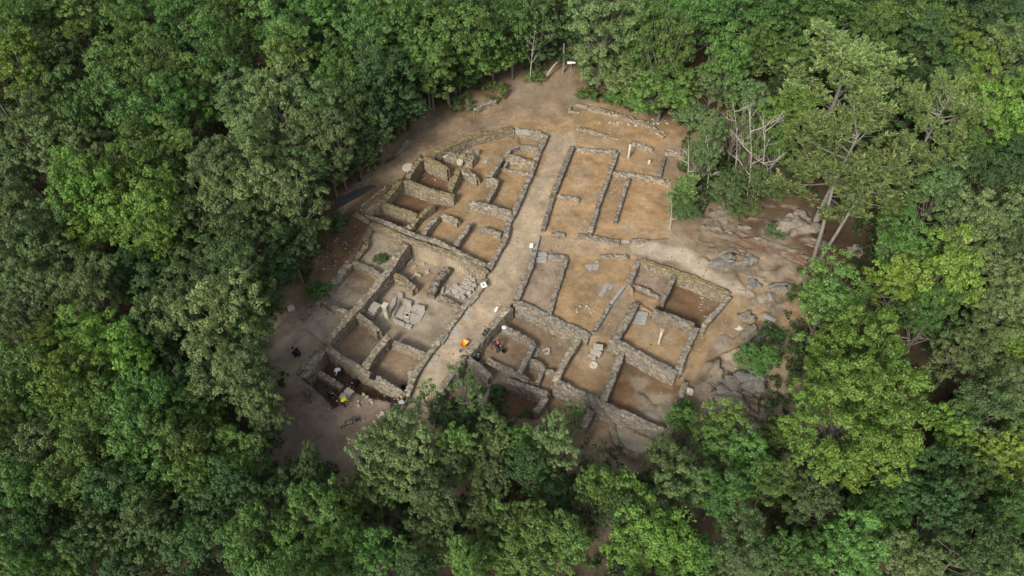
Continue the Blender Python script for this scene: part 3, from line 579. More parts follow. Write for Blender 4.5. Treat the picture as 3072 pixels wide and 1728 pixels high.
heap('loose stone among the diggers in the pit', 5, 560, 240, -2.3, (.6, .5), 6, 39, .12, .22)
heap('loose stone in the brown room under the gravel path', 4, 2290, 720, -.9, (.5, 2.), 12, 40, .15, .3, 'cut')
heap('loose stone at the lower end of the road', 5, 1400, 640, -.8, (.8, .6), 8, 41, .15, .4)
# pebbles and grit over the whole dig, too many to count
rs = np.random.RandomState(8); n = 9000; X = rs.uniform(-34, 36, n); Y = rs.uniform(-26, 32, n); pq = [PX((a, b_, 0)) for a, b_ in zip(X, Y)]; ok = np.array([dpoly(q[0], q[1]) < -4 for q in pq]); X = X[ok]; Y = Y[ok]
ok = (vnoise(X, Y, 2.5, 51) > .38); X = X[ok]; Y = Y[ok]; Z = terr(X, Y); n = len(X); s3 = .03 + .10 * rs.rand(n) ** 3; base = np.array([(1, 0, 0), (0, 1, 0), (-1, 0, 0), (0, -1, 0), (0, 0, .8)]); ang = rs.rand(n) * 6.28
ca = np.cos(ang)[:, None]; sa = np.sin(ang)[:, None]; jx = base[None, :, 0] * rs.uniform(.7, 1.3, (n, 5)); jy = base[None, :, 1] * rs.uniform(.6, 1.2, (n, 5)); V = np.stack([(jx * ca - jy * sa) * s3[:, None] + X[:, None], (jx * sa + jy * ca) * s3[:, None] + Y[:, None], base[None, :, 2] * s3[:, None] + Z[:, None] - .004], -1)
Ft = (np.arange(n)[:, None, None] * 5 + np.array([(0, 1, 4), (1, 2, 4), (2, 3, 4), (3, 0, 4)])[None]).reshape(-1, 3); cb = np.where(rs.rand(n)[:, None] < .5, np.array([(.10, .075, .05)]), np.array([(.36, .30, .22)])) * rs.uniform(.7, 1.2, (n, 1))
me = npmesh('pebbles', V.reshape(-1, 3), Ft, {'col': np.repeat(np.concatenate([cb, np.ones((n, 1))], 1), 5, axis=0)}); tag(link('pebbles', me, None, M['stone']), 'small pebbles and grit strewn over the trodden floors and road', 'pebbles', None, 'stuff')
# cut slabs
def slab(label, c, pts, z, h=.12, mat='cut', name='stone_slab', group='cut stone slabs', gap=.04):
    Wp = [P(c, x, y, z + h) for x, y in pts]; cx = sum(p.x for p in Wp) / len(Wp); cy = sum(p.y for p in Wp) / len(Wp)
    o = MB().prism([((p.x - cx), (p.y - cy)) for p in Wp][::-1], -.15, h, 0, .02).build(name, M[mat], None); o.location = (cx, cy, z); tag(o, label, 'stone slab', group)
    v = o.data.polygons; return o
slab('narrow grey kerb slab at the start of the right road wall', 4, [(690, 20), (712, 25), (682, 145), (655, 140)], 0, .3, 'slab')
slab('long grey threshold slab on the right of the wide yard', 4, [(1520, 490), (1548, 500), (1410, 680), (1382, 668)], .0, .25, 'slab')
slab('long flat slab crossing the doorway above the gravel path start', 4, [(1490, 62), (1570, 68), (1570, 92), (1490, 90)], .0, .15, 'cut')
slab('pale threshold slab in the top wall of the upper left block', 1, [(2085, 268), (2235, 290), (2225, 312), (2080, 290)], -.1, .45, 'slab')
slab('pale slab set in the left wall of the courtyard near the road', 3, [(1725, 960), (1760, 975), (1700, 1060), (1665, 1045)], -.4, .42, 'slab')
slab('upper step slab at the top of the pink-grey room', 4, [(690, 180), (780, 182), (776, 212), (688, 208)], 0, .3, 'slab')
slab('lower step slab at the top of the pink-grey room', 4, [(672, 225), (772, 228), (772, 280), (665, 275)], 0, .12, 'slab')
slab('dark paving patch of broken slabs near the rocks by the gravel path', 4, [(1900, 105), (2050, 120), (2000, 160), (1915, 150)], .4, .06, 'slab')
for i, q in enumerate([[(1145, 300), (1215, 300), (1205, 375), (1150, 330)], [(1220, 298), (1285, 300), (1262, 355), (1215, 350)], [(1242, 255), (1270, 262), (1275, 285), (1240, 280)], [(1340, 480), (1385, 490), (1310, 610), (1272, 595)], [(1390, 490), (1420, 500), (1395, 545), (1365, 530)]]):
    slab('sunken grey slab in the wide yard, %s' % ['left of the upper pair', 'right of the upper pair', 'topmost small one', 'long one by the threshold', 'short one beside the long slab'][i], 4, q, 0, .05, 'slab')
for i, q in enumerate([[(1225, 1060), (1320, 1075), (1315, 1115), (1225, 1100)], [(1195, 1110), (1255, 1110), (1310, 1150), (1290, 1180), (1200, 1150)], [(1165, 1170), (1200, 1165), (1210, 1185), (1170, 1190)], [(1205, 1180), (1250, 1180), (1245, 1215), (1210, 1205)]]):
    slab('stone step leading down to the millstone room, %s' % ['the highest', 'the broad middle one', 'small left one', 'small lowest one'][i], 4, q, [-.35, -.8, -1.05, -1.05][i], .22, 'cut')
for i in range(4):
    y = 745 + i * 30; slab('flat tread of the ribbed stone steps left of the bright wall, %s' % ['top', 'second from top', 'third from top', 'bottom'][i], 4, [(1635 - i * 12, y), (1758 - i * 8, y + 18), (1752 - i * 8, y + 42), (1628 - i * 12, y + 26)], -.4, .34 - i * .08, 'slab')
for i, q in enumerate([[(660, 1090), (700, 1100), (705, 1130), (660, 1125)], [(640, 1130), (695, 1135), (675, 1200), (645, 1190)]]): slab('flat rounded slab beside the bent wall, %s one' % ('upper', 'lower')[i], 4, q, -1.7, .15, 'slab')
for i, (x, y, a) in enumerate([(755, 1130, 30), (785, 1120, -20), (795, 1150, 80), (770, 1165, 10)]):
    p = P(4, x, y, -1.6); o = MB().box((0, 0, .1), (.42, .2, .3), math.radians(a), .03).build('hearth_stone', M['cut'], None, None); o.location = (p.x, p.y, -1.7); tag(o, 'upright hearth stone ringing a small dark pit below the tall wall', 'stone', 'hearth stones')
# courtyard basin
bz = -1.5
for i, q in enumerate([[(1300, 690), (1350, 700), (1310, 790), (1262, 770)], [(1355, 700), (1405, 712), (1385, 760), (1335, 745)], [(1410, 690), (1460, 700), (1440, 745), (1392, 735)], [(1262, 775), (1325, 795), (1310, 830), (1250, 805)], [(1390, 765), (1440, 778), (1410, 850), (1385, 835)], [(1465, 705), (1515, 715), (1490, 780), (1445, 765)],
                       [(1335, 820), (1385, 840), (1370, 875), (1320, 850)], [(1440, 785), (1485, 790), (1455, 850), (1415, 850)], [(1320, 745), (1380, 765), (1372, 778), (1318, 762)], [(1395, 855), (1450, 855), (1420, 890), (1385, 880)]]):
    slab('flat paving slab of the courtyard basin floor', 3, q, bz, .06, 'cut', 'paving_slab', 'paving slabs of the courtyard basin')
for l, q, h in (('upper left kerb block of the courtyard basin', [(1302, 620), (1400, 655), (1395, 690), (1300, 655)], .5), ('upper right kerb block of the courtyard basin', [(1432, 680), (1530, 700), (1525, 730), (1430, 708)], .45), ('long left kerb stone of the courtyard basin', [(1275, 650), (1300, 660), (1225, 790), (1200, 780)], .3), ('long lower kerb stone of the courtyard basin', [(1225, 815), (1335, 865), (1328, 890), (1220, 835)], .35),
               ('short lower kerb stone of the courtyard basin', [(1340, 870), (1410, 885), (1390, 915), (1335, 895)], .3), ('big tilted slab left of the courtyard basin', [(1215, 625), (1255, 615), (1245, 680), (1205, 740), (1195, 690)], .2), ('rough block above the courtyard basin', [(1265, 565), (1310, 570), (1318, 610), (1270, 605)], .4),
               ('low kerb block at the right of the basin', [(1490, 740), (1535, 750), (1480, 850), (1450, 850)], .1)): slab(l, 3, q, bz, h, 'cut', 'kerb_block', 'kerb blocks of the courtyard basin')
p = P(3, 1360, 795, bz); mb = MB()
for dx, dy, sx, sy in ((-.24, 0, .1, .58), (.24, 0, .1, .58), (0, -.24, .38, .1), (0, .24, .38, .1)): mb.box((dx, dy, .09), (sx, sy, .2))
M['dark'] = simple('painted_hole_shade', (.02, .017, .014), .2); mb.box((0, 0, .035), (.38, .38, .06), mi=1); o = mb.build('drain_stone', [M['pale_cut'], M['dark']], None); o.location = (p.x, p.y, bz); o.rotation_euler = (0, 0, math.radians(-20)); tag(o, 'square stone drain with a dark hole in the middle of the courtyard basin', 'drain', None)  # near-black plate: shade inside the drain hole is put into its colour
# courtyard steps
e = empty('stone_steps', P(3, 1040, 760, bz)); 
for i, q in enumerate([[(1035, 655), (1110, 690), (1062, 740), (995, 700)], [(990, 708), (1062, 745), (1045, 772), (975, 735)], [(970, 742), (1045, 780), (1025, 805), (958, 768)], [(960, 775), (1030, 812), (1015, 828), (950, 795)]]):
    h = 1. - i * .25; Wp = [P(3, x, y, bz + h) - e.location for x, y in q]; s_ = MB().prism([(w_.x, w_.y) for w_ in Wp][::-1], -.1, h, 0, .01).build('step', M['cut'], e)
tag(e, 'flight of four granite steps against the spine wall in the courtyard', 'steps')
# square pillar of the courtyard
p = P(3, 1170, 815, bz); e = empty('stone_pillar', p); MB().prism([(-.24, -.24), (.24, -.24), (.24, .24), (-.24, .24)], -.1, 1.3, 0).build('shaft', M['white_cut'] if 'white_cut' in M else M['pale_cut'], e)
MB().prism([(-.27, -.27), (.27, -.27), (.27, .27), (-.27, .27)], 1.3, 2.05, 0, .02).build('upper_block', M['cut'], e); MB().prism([(-.31, -.31), (.31, -.31), (.31, .31), (-.31, .31)], 2.05, 2.3, 0, .03).build('capital', M['pale_cut'], e); e.rotation_euler = (0, 0, math.radians(-25)); tag(e, 'tall square stone pillar beside the courtyard steps', 'pillar')
def post(label, c, x, y, z, h, r, capr=None, cat='column', rz=0., name='stone_column'):
    p = P(c, x, y, z); e = empty(name, p, math.radians(rz)); MB().lathe((0, 0, 0), [(r * 1.02, -.2), (r, 0), (r * .97, h * .5), (r * .93, h)], 14).build('shaft', M['pale_cut'], e, smooth=True)
    if capr: MB().lathe((0, 0, 0), [(r, h - .002), (capr, h + .1), (capr, h + .25), (capr * .8, h + .28)], 16).build('capital', M['cut'], e, smooth=False)
    tag(e, label, cat); return e
post('slender pale stone column with a round head in the tan room at right', 4, 1855, 1065, -.4, 2.1, .13, .22)
post('pale square-cut stone post standing in the upper right corner room', 2, 1240, 560, 0, 2.2, .15)
post('short stone stump right of the upper stone post', 2, 1440, 610, 0, .5, .2)
def drum(label, c, x, y, z, r, h, cat='millstone', mat='cut', hole=True):
    p = P(c, x, y, z + h); p.z = z; o = MB().lathe((0, 0, 0), [(r * .96, -.1), (r, .02), (r, h - .03), (r * .93, h)] + ([(r * .35, h + .002), (r * .3, h - .08)] if hole else []), 22, 0).build('millstone' if hole else 'stone_drum', M[mat], None); o.location = p; tag(o, label, cat, None); return o
drum('round flat millstone lying in the room below the corridor', 4, 1228, 1268, -1.1, .42, .18, mat='pale_cut')
drum('round column drum on the heap in the upper left block', 1, 1545, 590, .2, .42, .35, mat='pale_cut')
drum('small ring-shaped stone on the tan floor of the upper left block', 1, 1790, 592, -.5, .3, .12)
drum('big round stone drum at the path edge, top left of the mossy corner', 1, 1045, 645, .3, .75, .8, 'stone drum', 'pale_cut', False)
# paved platform stones and courtyard blocks
rs = random.Random(3)
for i, (x, y) in enumerate([(1960, 400), (1990, 430), (1930, 430), (1960, 470), (2000, 480), (1920, 470), (1890, 500), (1940, 510), (1980, 520), (1900, 545), (1860, 520), (1950, 550), (1870, 575), (1830, 500), (1820, 545), (1845, 590), (1790, 520), (1900, 600)]):
    p = P(3, x, y, -1.); s = rs.uniform(.5, .85); o = MB().box((0, 0, 0), (s, s * .65, .35), 0, .05, top=.9).build('paving_stone', M['cut'], None, bev=.03); o.location = (p.x, p.y, -1.32); o.rotation_euler = (rs.uniform(-.05, .05), rs.uniform(-.05, .05), math.radians(-30 + rs.uniform(-25, 25))); tag(o, 'irregular paving stone of the raised platform by the road', 'paving stone', 'paving stones of the platform by the road')
for l, x, y, dx, dy, dz, rz in (('pale oblong block left of the paving platform', 1700, 550, .3, .85, .3, -10), ('squat hexagonal block beside the oblong block', 1755, 570, .5, .5, .35, 20), ('first loose slab on the upper courtyard floor', 1508, 292, .55, .4, .15, 0), ('second loose slab on the upper courtyard floor', 1550, 370, .5, .6, .15, 20),
                            ('upright block of the H-shaped stone pair', 1410, 430, .25, .75, .3, -35), ('lying block of the H-shaped stone pair', 1462, 405, .85, .28, .3, -18), ('thin upright slab at the left of the upper courtyard', 1385, 285, .2, 1.1, .25, -35), ('second thin slab at the left of the upper courtyard', 1425, 325, .2, .6, .2, -50)):
    p = P(3, x, y, -1.4); o = MB().box((0, 0, dz / 2), (dx, dy, dz), 0, .04, top=.93).build('stone_block', M['cut'], None, bev=.03); o.location = (p.x, p.y, -1.52); o.rotation_euler = (0, 0, math.radians(rz)); tag(o, l, 'stone block', 'loose blocks in the courtyard')
p = P(3, 235, 722, .1); o = MB().box((0, 0, .1), (.75, .7, .3), 0, .04, top=.95).build('stone_block', M['pale_cut'], None, bev=.03); o.location = (p.x, p.y, tz(p.x, p.y)); o.rotation_euler[2] = .5; tag(o, 'square pale block alone at the forest edge left of the ruins', 'stone block')
for l, x, y, z, d, rz in (('pale blocks atop the pit wall, upper one', 5, 0, 0, 0, 0),) * 0: pass
for i, (x, y) in enumerate([(795, 560), (750, 610)]):
    p = P(5, x, y, -.8); o = MB().box((0, 0, 0), (.95, .75, .8), 0, .06, top=.9).build('stone_block', M['pale_cut'], None, bev=.05); o.location = (p.x, p.y, -1.2); o.rotation_euler[2] = -.5; tag(o, ['larger pale block between the black-clad digger and the person in yellow', 'smaller pale block beside the person in yellow'][i], 'stone block', 'pale blocks at the pit')
# road paving
for i in range(46):
    u = rs.random(); 
    if i < 24: x = 1990 - u * 190 + rs.uniform(-60, 60); y = 620 + u * 380 + rs.uniform(-20, 20); c = 3
    else: x = 1560 - u * 420 + rs.uniform(-70, 70) + 200; y = 1050 + u * 330 + rs.uniform(-30, 30); c = 3
    p = P(c, x, y, -.5); g = tz(p.x, p.y); k = rs.randint(5, 7); a0 = rs.uniform(0, 6); s = rs.uniform(.18, .42)
    o = MB().prism([(math.cos(a0 + j * 6.283 / k) * s * rs.uniform(.8, 1.2), math.sin(a0 + j * 6.283 / k) * s * .8) for j in range(k)], -.1, .05, 0, .02).build('road_stone', M['cut'], None); o.location = (p.x, p.y, g); tag(o, 'worn flat paving stone set in the lower road', 'paving stone', 'worn paving stones of the road')
# flat surfaces with edges: gravel path pads and the dark ramp
def pad(label, c, pts, z, mat, name, cat, h=.05):
    Wp = [P(c, x, y, z) for x, y in pts]; cx = sum(p.x for p in Wp) / len(Wp); cy = sum(p.y for p in Wp) / len(Wp)
    mb = MB().prism([(p.x - cx, p.y - cy) for p in Wp][::-1], -.5, h, 0); o = mb.build(name, M[mat], None); o.location = (cx, cy, z); tag(o, label, cat); return o
M['gravel'] = simple('pale_gravel', (.52, .44, .34), .14, 5, 1, .5); M['dmat'] = simple('dark_boards', (.065, .062, .06), .25, 4, .8); M['gravel2'] = simple('packed_gravel', (.40, .33, .24), .2, 3, 1, .5)
pad('long dark ramp of boards on the upper dirt path', 1, [(330, 960), (680, 825), (740, 835), (560, 940), (340, 1025)], 1.02, 'dmat', 'board_ramp', 'ramp', .12)
pad('short dark board ramp further up the dirt path', 1, [(830, 590), (900, 545), (925, 560), (820, 625)], 1.05, 'dmat', 'board_ramp', 'ramp', .1)
slab('narrow plank-like stone beside the outer right path', 4, [(2590, 530), (2600, 525), (2700, 560), (2690, 575)], .5, .12, 'slab')
for l, a, b_ in (('short grey bench-like stone at the right path edge', (2292, 945), (2328, 962)), ('bent grey stone edging above the bench-like stone', (2304, 886), (2310, 905))):
    A_ = W(a[0], a[1], .5); B_ = W(b_[0], b_[1], .5); m_ = (A_ + B_) / 2; o = MB().box((0, 0, 0), ((B_ - A_).length, .32, .3), 0, .01).build('stone_bench', M['slab'], None, bev=.02); o.location = (m_.x, m_.y, tz(m_.x, m_.y) + .12); o.rotation_euler[2] = math.atan2(B_.y - A_.y, B_.x - A_.x); tag(o, l, 'stone edging')
# ------------------------------------------------------------------ man-made things
M['white'] = simple('white_paint', (.62, .62, .61), .04, 4, .5, 0); M['steel'] = simple('grey_steel', (.22, .22, .22), .15, 8, .5, .1); M['black'] = simple('black_plastic', (.018, .018, .02), .2, 6, .5, .1)
M['orange'] = simple('orange_plastic', (.75, .30, .035), .08, 4, .45, 0); M['dgreen'] = simple('grey_green_paint', (.075, .105, .095), .2, 6, .5, .1); M['dirt'] = simple('dug_soil', (.15, .10, .065), .3, 9, 1, .6); M['red'] = simple('red_plastic', (.6, .07, .03), .1, 5, .5, 0); M['straw'] = simple('yellow_plastic', (.42, .33, .14), .15, 6, .6, .1); M['rubber'] = simple('rubber', (.02, .02, .02), .2, 6, .8, .1)
def barrow(label, p, rz, tray, load, tip=0.):
    e = empty('wheelbarrow', p, math.radians(rz)); mb = MB(); A_ = [(-.38, -.2), (.42, -.24), (.42, .24), (-.38, .2)]; n = 0
    lo_ = [(-.22, -.16, .32), (.22, -.2, .32), (.22, .2, .32), (-.22, .16, .32)]; hi = [(-.45, -.26, .62), (.50, -.34, .6), (.50, .34, .6), (-.45, .26, .62)]; li = [(x * .93, y * .92, z) for x, y, z in hi]; bi = [(x * .93, y * .92, z + .02) for x, y, z in lo_]
    mb.v += [Vector(q) for q in lo_ + hi + li + bi]
    for j in range(4):
        k = (j + 1) % 4; mb.f += [[j, k, 4 + k, 4 + j], [4 + j, 4 + k, 8 + k, 8 + j], [8 + j, 8 + k, 12 + k, 12 + j]]; mb.mi += [0] * 3
    mb.f += [[3, 2, 1, 0], [12, 13, 14, 15]]; mb.mi += [0, 0]; mb.build('tray', M[tray], e)
    for s in (-1, 1):
        MB().tube([(-.72, .06 * s, .2), (-.2, .2 * s, .3), (.4, .24 * s, .34), (.95, .3 * s, .5)], .02, 6).build('handle', M['steel'], e)
        MB().tube([(.1, .22 * s, .3), (.35, .24 * s, .02), (.45, .24 * s, .3)], .016, 5).build('leg', M['steel'], e)
    w_ = MB(); 
    for j in range(14):
        a = j / 14 * 6.283; b2 = (j + 1) / 14 * 6.283; w_.tube([(-.72 + .17 * math.cos(a), 0, .2 + .17 * math.sin(a)), (-.72 + .17 * math.cos(b2), 0, .2 + .17 * math.sin(b2))], .035, 6)
    wh = w_.build('wheel', M['rubber'], e); MB().tube([(-.72, -.05, .2), (-.72, .05, .2)], .06, 8).build('hub', M['steel'], wh)
    if load:
        bm = bmesh.new(); bmesh.ops.create_icosphere(bm, subdivisions=3, radius=.33)
        for v in bm.verts: v.co = Vector((v.co.x * 1.1, v.co.y * .75, v.co.z * .4 + noise.noise(v.co * 7) * .03 + .56))
        me = bpy.data.meshes.new('soil_load'); bm.to_mesh(me); bm.free(); link('soil_load', me, e, M['dirt'])
    tag(e, label, 'wheelbarrow', 'wheelbarrows of the dig'); e.rotation_euler[1] = tip; return e
def G(c, x, y, z0=-.8):
    p = P(c, x, y, z0)
    for _ in range(3): z = tz(p.x, p.y); p = P(c, x, y, z)
    return p
barrow('orange empty wheelbarrow standing on the lower road', G(5, 1908, 130), 62, 'orange', False)
barrow('grey green wheelbarrow loaded with soil on the open dirt yard', G(5, 812, 885), 205 - 180, 'dgreen', True)
barrow('grey green wheelbarrow with soil at the left edge of the pit', G(5, 405, 610), 120, 'dgreen', True)
def bucket(label, p, mat='black', r=.19, h=.3, lay=False, load=False):
    e = empty('bucket', p); MB().lathe((0, 0, 0), [(r * .8, 0), (r, h), (r * 1.08, h), (r * 1.08, h - .03), (r * .93, h - .02), (r * .74, .03)], 16).build('body', M[mat], e, smooth=False)
    MB().tube([(r * math.cos(a), 0, h + r * .9 * math.sin(a)) for a in [math.pi * j / 8 for j in range(9)]], .008, 4).build('handle', M['steel'], e)
    if load: MB().lathe((0, 0, 0), [(r * .8, h - .12), (r * .9, h - .06), (r * .4, h - .02)], 12).build('soil_load', M['dirt'], e)
    if lay: e.rotation_euler = (math.radians(80), 0, .6)
    tag(e, label, 'bucket', 'buckets of the dig'); return e
bucket('black bucket right of the person with the pink cap', G(4, 360, 1145), 'black', .24, .3)
bucket('flat black bowl lid above the black bucket', G(4, 362, 1095), 'dirt', .22, .06)
bucket('black bucket beside the person in the white shirt', G(5, 800, 395), 'black')
bucket('grey bucket of soil right of the black-clad digger', G(5, 1010, 520), 'dgreen', .24, .3, load=True)
bucket('green-grey bucket in the small trench left of the low wall', G(5, 568, 520), 'dgreen', .17, .28)
bucket('first black bucket tucked in the bottom corner of the square room', G(5, 1322, 528), 'black', .22)
bucket('dark green bucket on the wall above the workers, upper one', P(4, 188, 955, .2), 'dgreen', .22, .28); bucket('dark green bucket on the wall above the workers, lower one', P(4, 172, 985, .15), 'dgreen', .22, .28)
bucket('black bucket overturned in the trees below the yard', G(5, 880, 1285), 'black', .22, .3, True)
# crate with tools
p = G(5, 700, 310); e = empty('tool_crate', p, math.radians(-32)); mb = MB(); mb.box((0, 0, .03), (.75, .45, .06))
for x, y, a, b_ in ((0, .21, .75, .03), (0, -.21, .75, .03), (.36, 0, .03, .39), (-.36, 0, .03, .39)): mb.box((x, y, .19), (a, b_, .26))
mb.build('body', M['straw'], e); MB().prism([(-.3, -.18), (.3, -.18), (.3, .18), (-.3, .18)], .06, .2).build('contents', M['dirt'], e); tag(e, 'straw yellow plastic crate in the pit corner above the person in white', 'crate')
bucket('small red bucket beside the straw yellow crate', G(5, 655, 288), 'red', .13, .16)
# jacket on the wall
rsj = np.random.RandomState(4); bm = bmesh.new(); bmesh.ops.create_grid(bm, x_segments=16, y_segments=12, size=.5)
for v in bm.verts:
    x, y = v.co.x, v.co.y; w_ = .55 + .3 * math.sin(y * 6 + 1) ; v.co = Vector((x * w_ * 1.0, y * .9, .10 + .09 * noise.noise(Vector((x * 5, y * 5, 1))) - max(0, abs(x) - .3) * .7))
bmesh.ops.solidify(bm, geom=bm.faces[:], thickness=.03); me = bpy.data.meshes.new('jacket'); bm.to_mesh(me); bm.free(); o = link('jacket', me, None, M['black']); q = P(5, 1027, 420, .05); o.location = q; o.rotation_euler = (0, 0, .5); tag(o, 'black jacket dropped on top of the pit wall', 'jacket')
# information panels
def sign(label, p, w_, d, h, rz, tilt, mark=True):
    e = empty('information_sign', p, math.radians(rz)); MB().box((0, 0, h / 2 - .1), (.07, .07, h + .2)).build('post', M['steel'], e); b2 = empty('panel', (0, 0, 0)); bpy.data.objects.remove(b2)
    R_ = Matrix.Rotation(math.radians(tilt), 3, 'X'); mb = MB().box((0, 0, h), (w_, d, .03), R_); o = mb.build('panel', M['white'], e)
    if mark:
        m2 = MB(); n_ = R_ @ Vector((0, 0, 1))
        m2.box(Vector((0, 0, h)) + n_ * .019 + R_ @ Vector((-.02, .02, 0)), (w_ * .24, d * .30, .006), R_); m2.box(Vector((0, 0, h)) + n_ * .019 + R_ @ Vector((.02, d * .22, 0)), (w_ * .14, d * .12, .006), R_); m2.build('printed_emblem', M['blue'], o)
    tag(e, label, 'sign', 'information signs'); return e
M['blue'] = simple('dark_blue_print', (.05, .07, .14), .1, 5, .5, 0)
sign('square white information panel beside the long road wall, nearest the courtyard', G(3, 2100, 545), .6, .6, .8, 30, 25)
sign('white information panel at the head of the right road wall', G(4, 622, 165), .35, .5, .8, -10, 35)
sign('narrow white panel on the wall end above the workers', G(4, 285, 775), .2, .55, .7, -30, 40, False)
p = G(2, 0, 0); p = W(1711, 232, .6); sign('white sign board on a tall post at the clearing apex', p, 1.2, .32, 2.4, 8, 60, False)
q = W(2645, 690, .8); sign('blue and white sign board in the forest gap right of the pines', q, .5, .9, 1.4, 20, 40)
# white hat
o = MB().lathe((0, 0, 0), [(.17, 0), (.3, .02), (.3, .035), (.15, .05), (.13, .13), (.05, .16)], 18).build('sun_hat', M['white'], None, smooth=True); o.location = P(4, 365, 905, -.7); tag(o, 'round white sun hat lying on the end of the bent wall', 'hat')
# digging tools
def tool(label, a, b_, head='shovel'):
    a = Vector(a); b_ = Vector(b_); e = empty('shovel' if head == 'shovel' else 'pickaxe', a); d = b_ - a; MB().tube([(0, 0, .03), tuple(d + Vector((0, 0, .05)))], .02, 6).build('shaft', M['wood'], e)
    u = d.normalized(); s_ = u.cross(Vector((0, 0, 1))).normalized(); mb = MB()
    if head == 'shovel': mb.prism([tuple((d + s_ * x + u * y)[:2]) for x, y in ((-.11, 0), (.11, 0), (.12, .2), (0, .32), (-.12, .2))], .02, .045)
    else: mb.tube([tuple(d - s_ * .28 + Vector((0, 0, .03))), tuple(d + Vector((0, 0, .06))), tuple(d + s_ * .28 + Vector((0, 0, .03)))], [.015, .035, .02], 5)
    mb.build('blade', M['steel'], e); tag(e, label, 'tool', 'digging tools')
M['wood'] = simple('tool_wood', (.28, .19, .10), .2, 8)
tool('pickaxe lying on the lower road above the orange wheelbarrow', G(5, 1900, 70), G(5, 1930, 20), 'pick')
tool('shovel lying on the yard beside the loaded wheelbarrow', G(5, 960, 790), G(5, 940, 835))
tool('shovel lying left of the yellow-shirted person', G(5, 440, 700), G(5, 420, 760))
tool('wooden-handled tool leaning by the workers at the road wall', G(4, 200, 1010), G(4, 260, 1000))
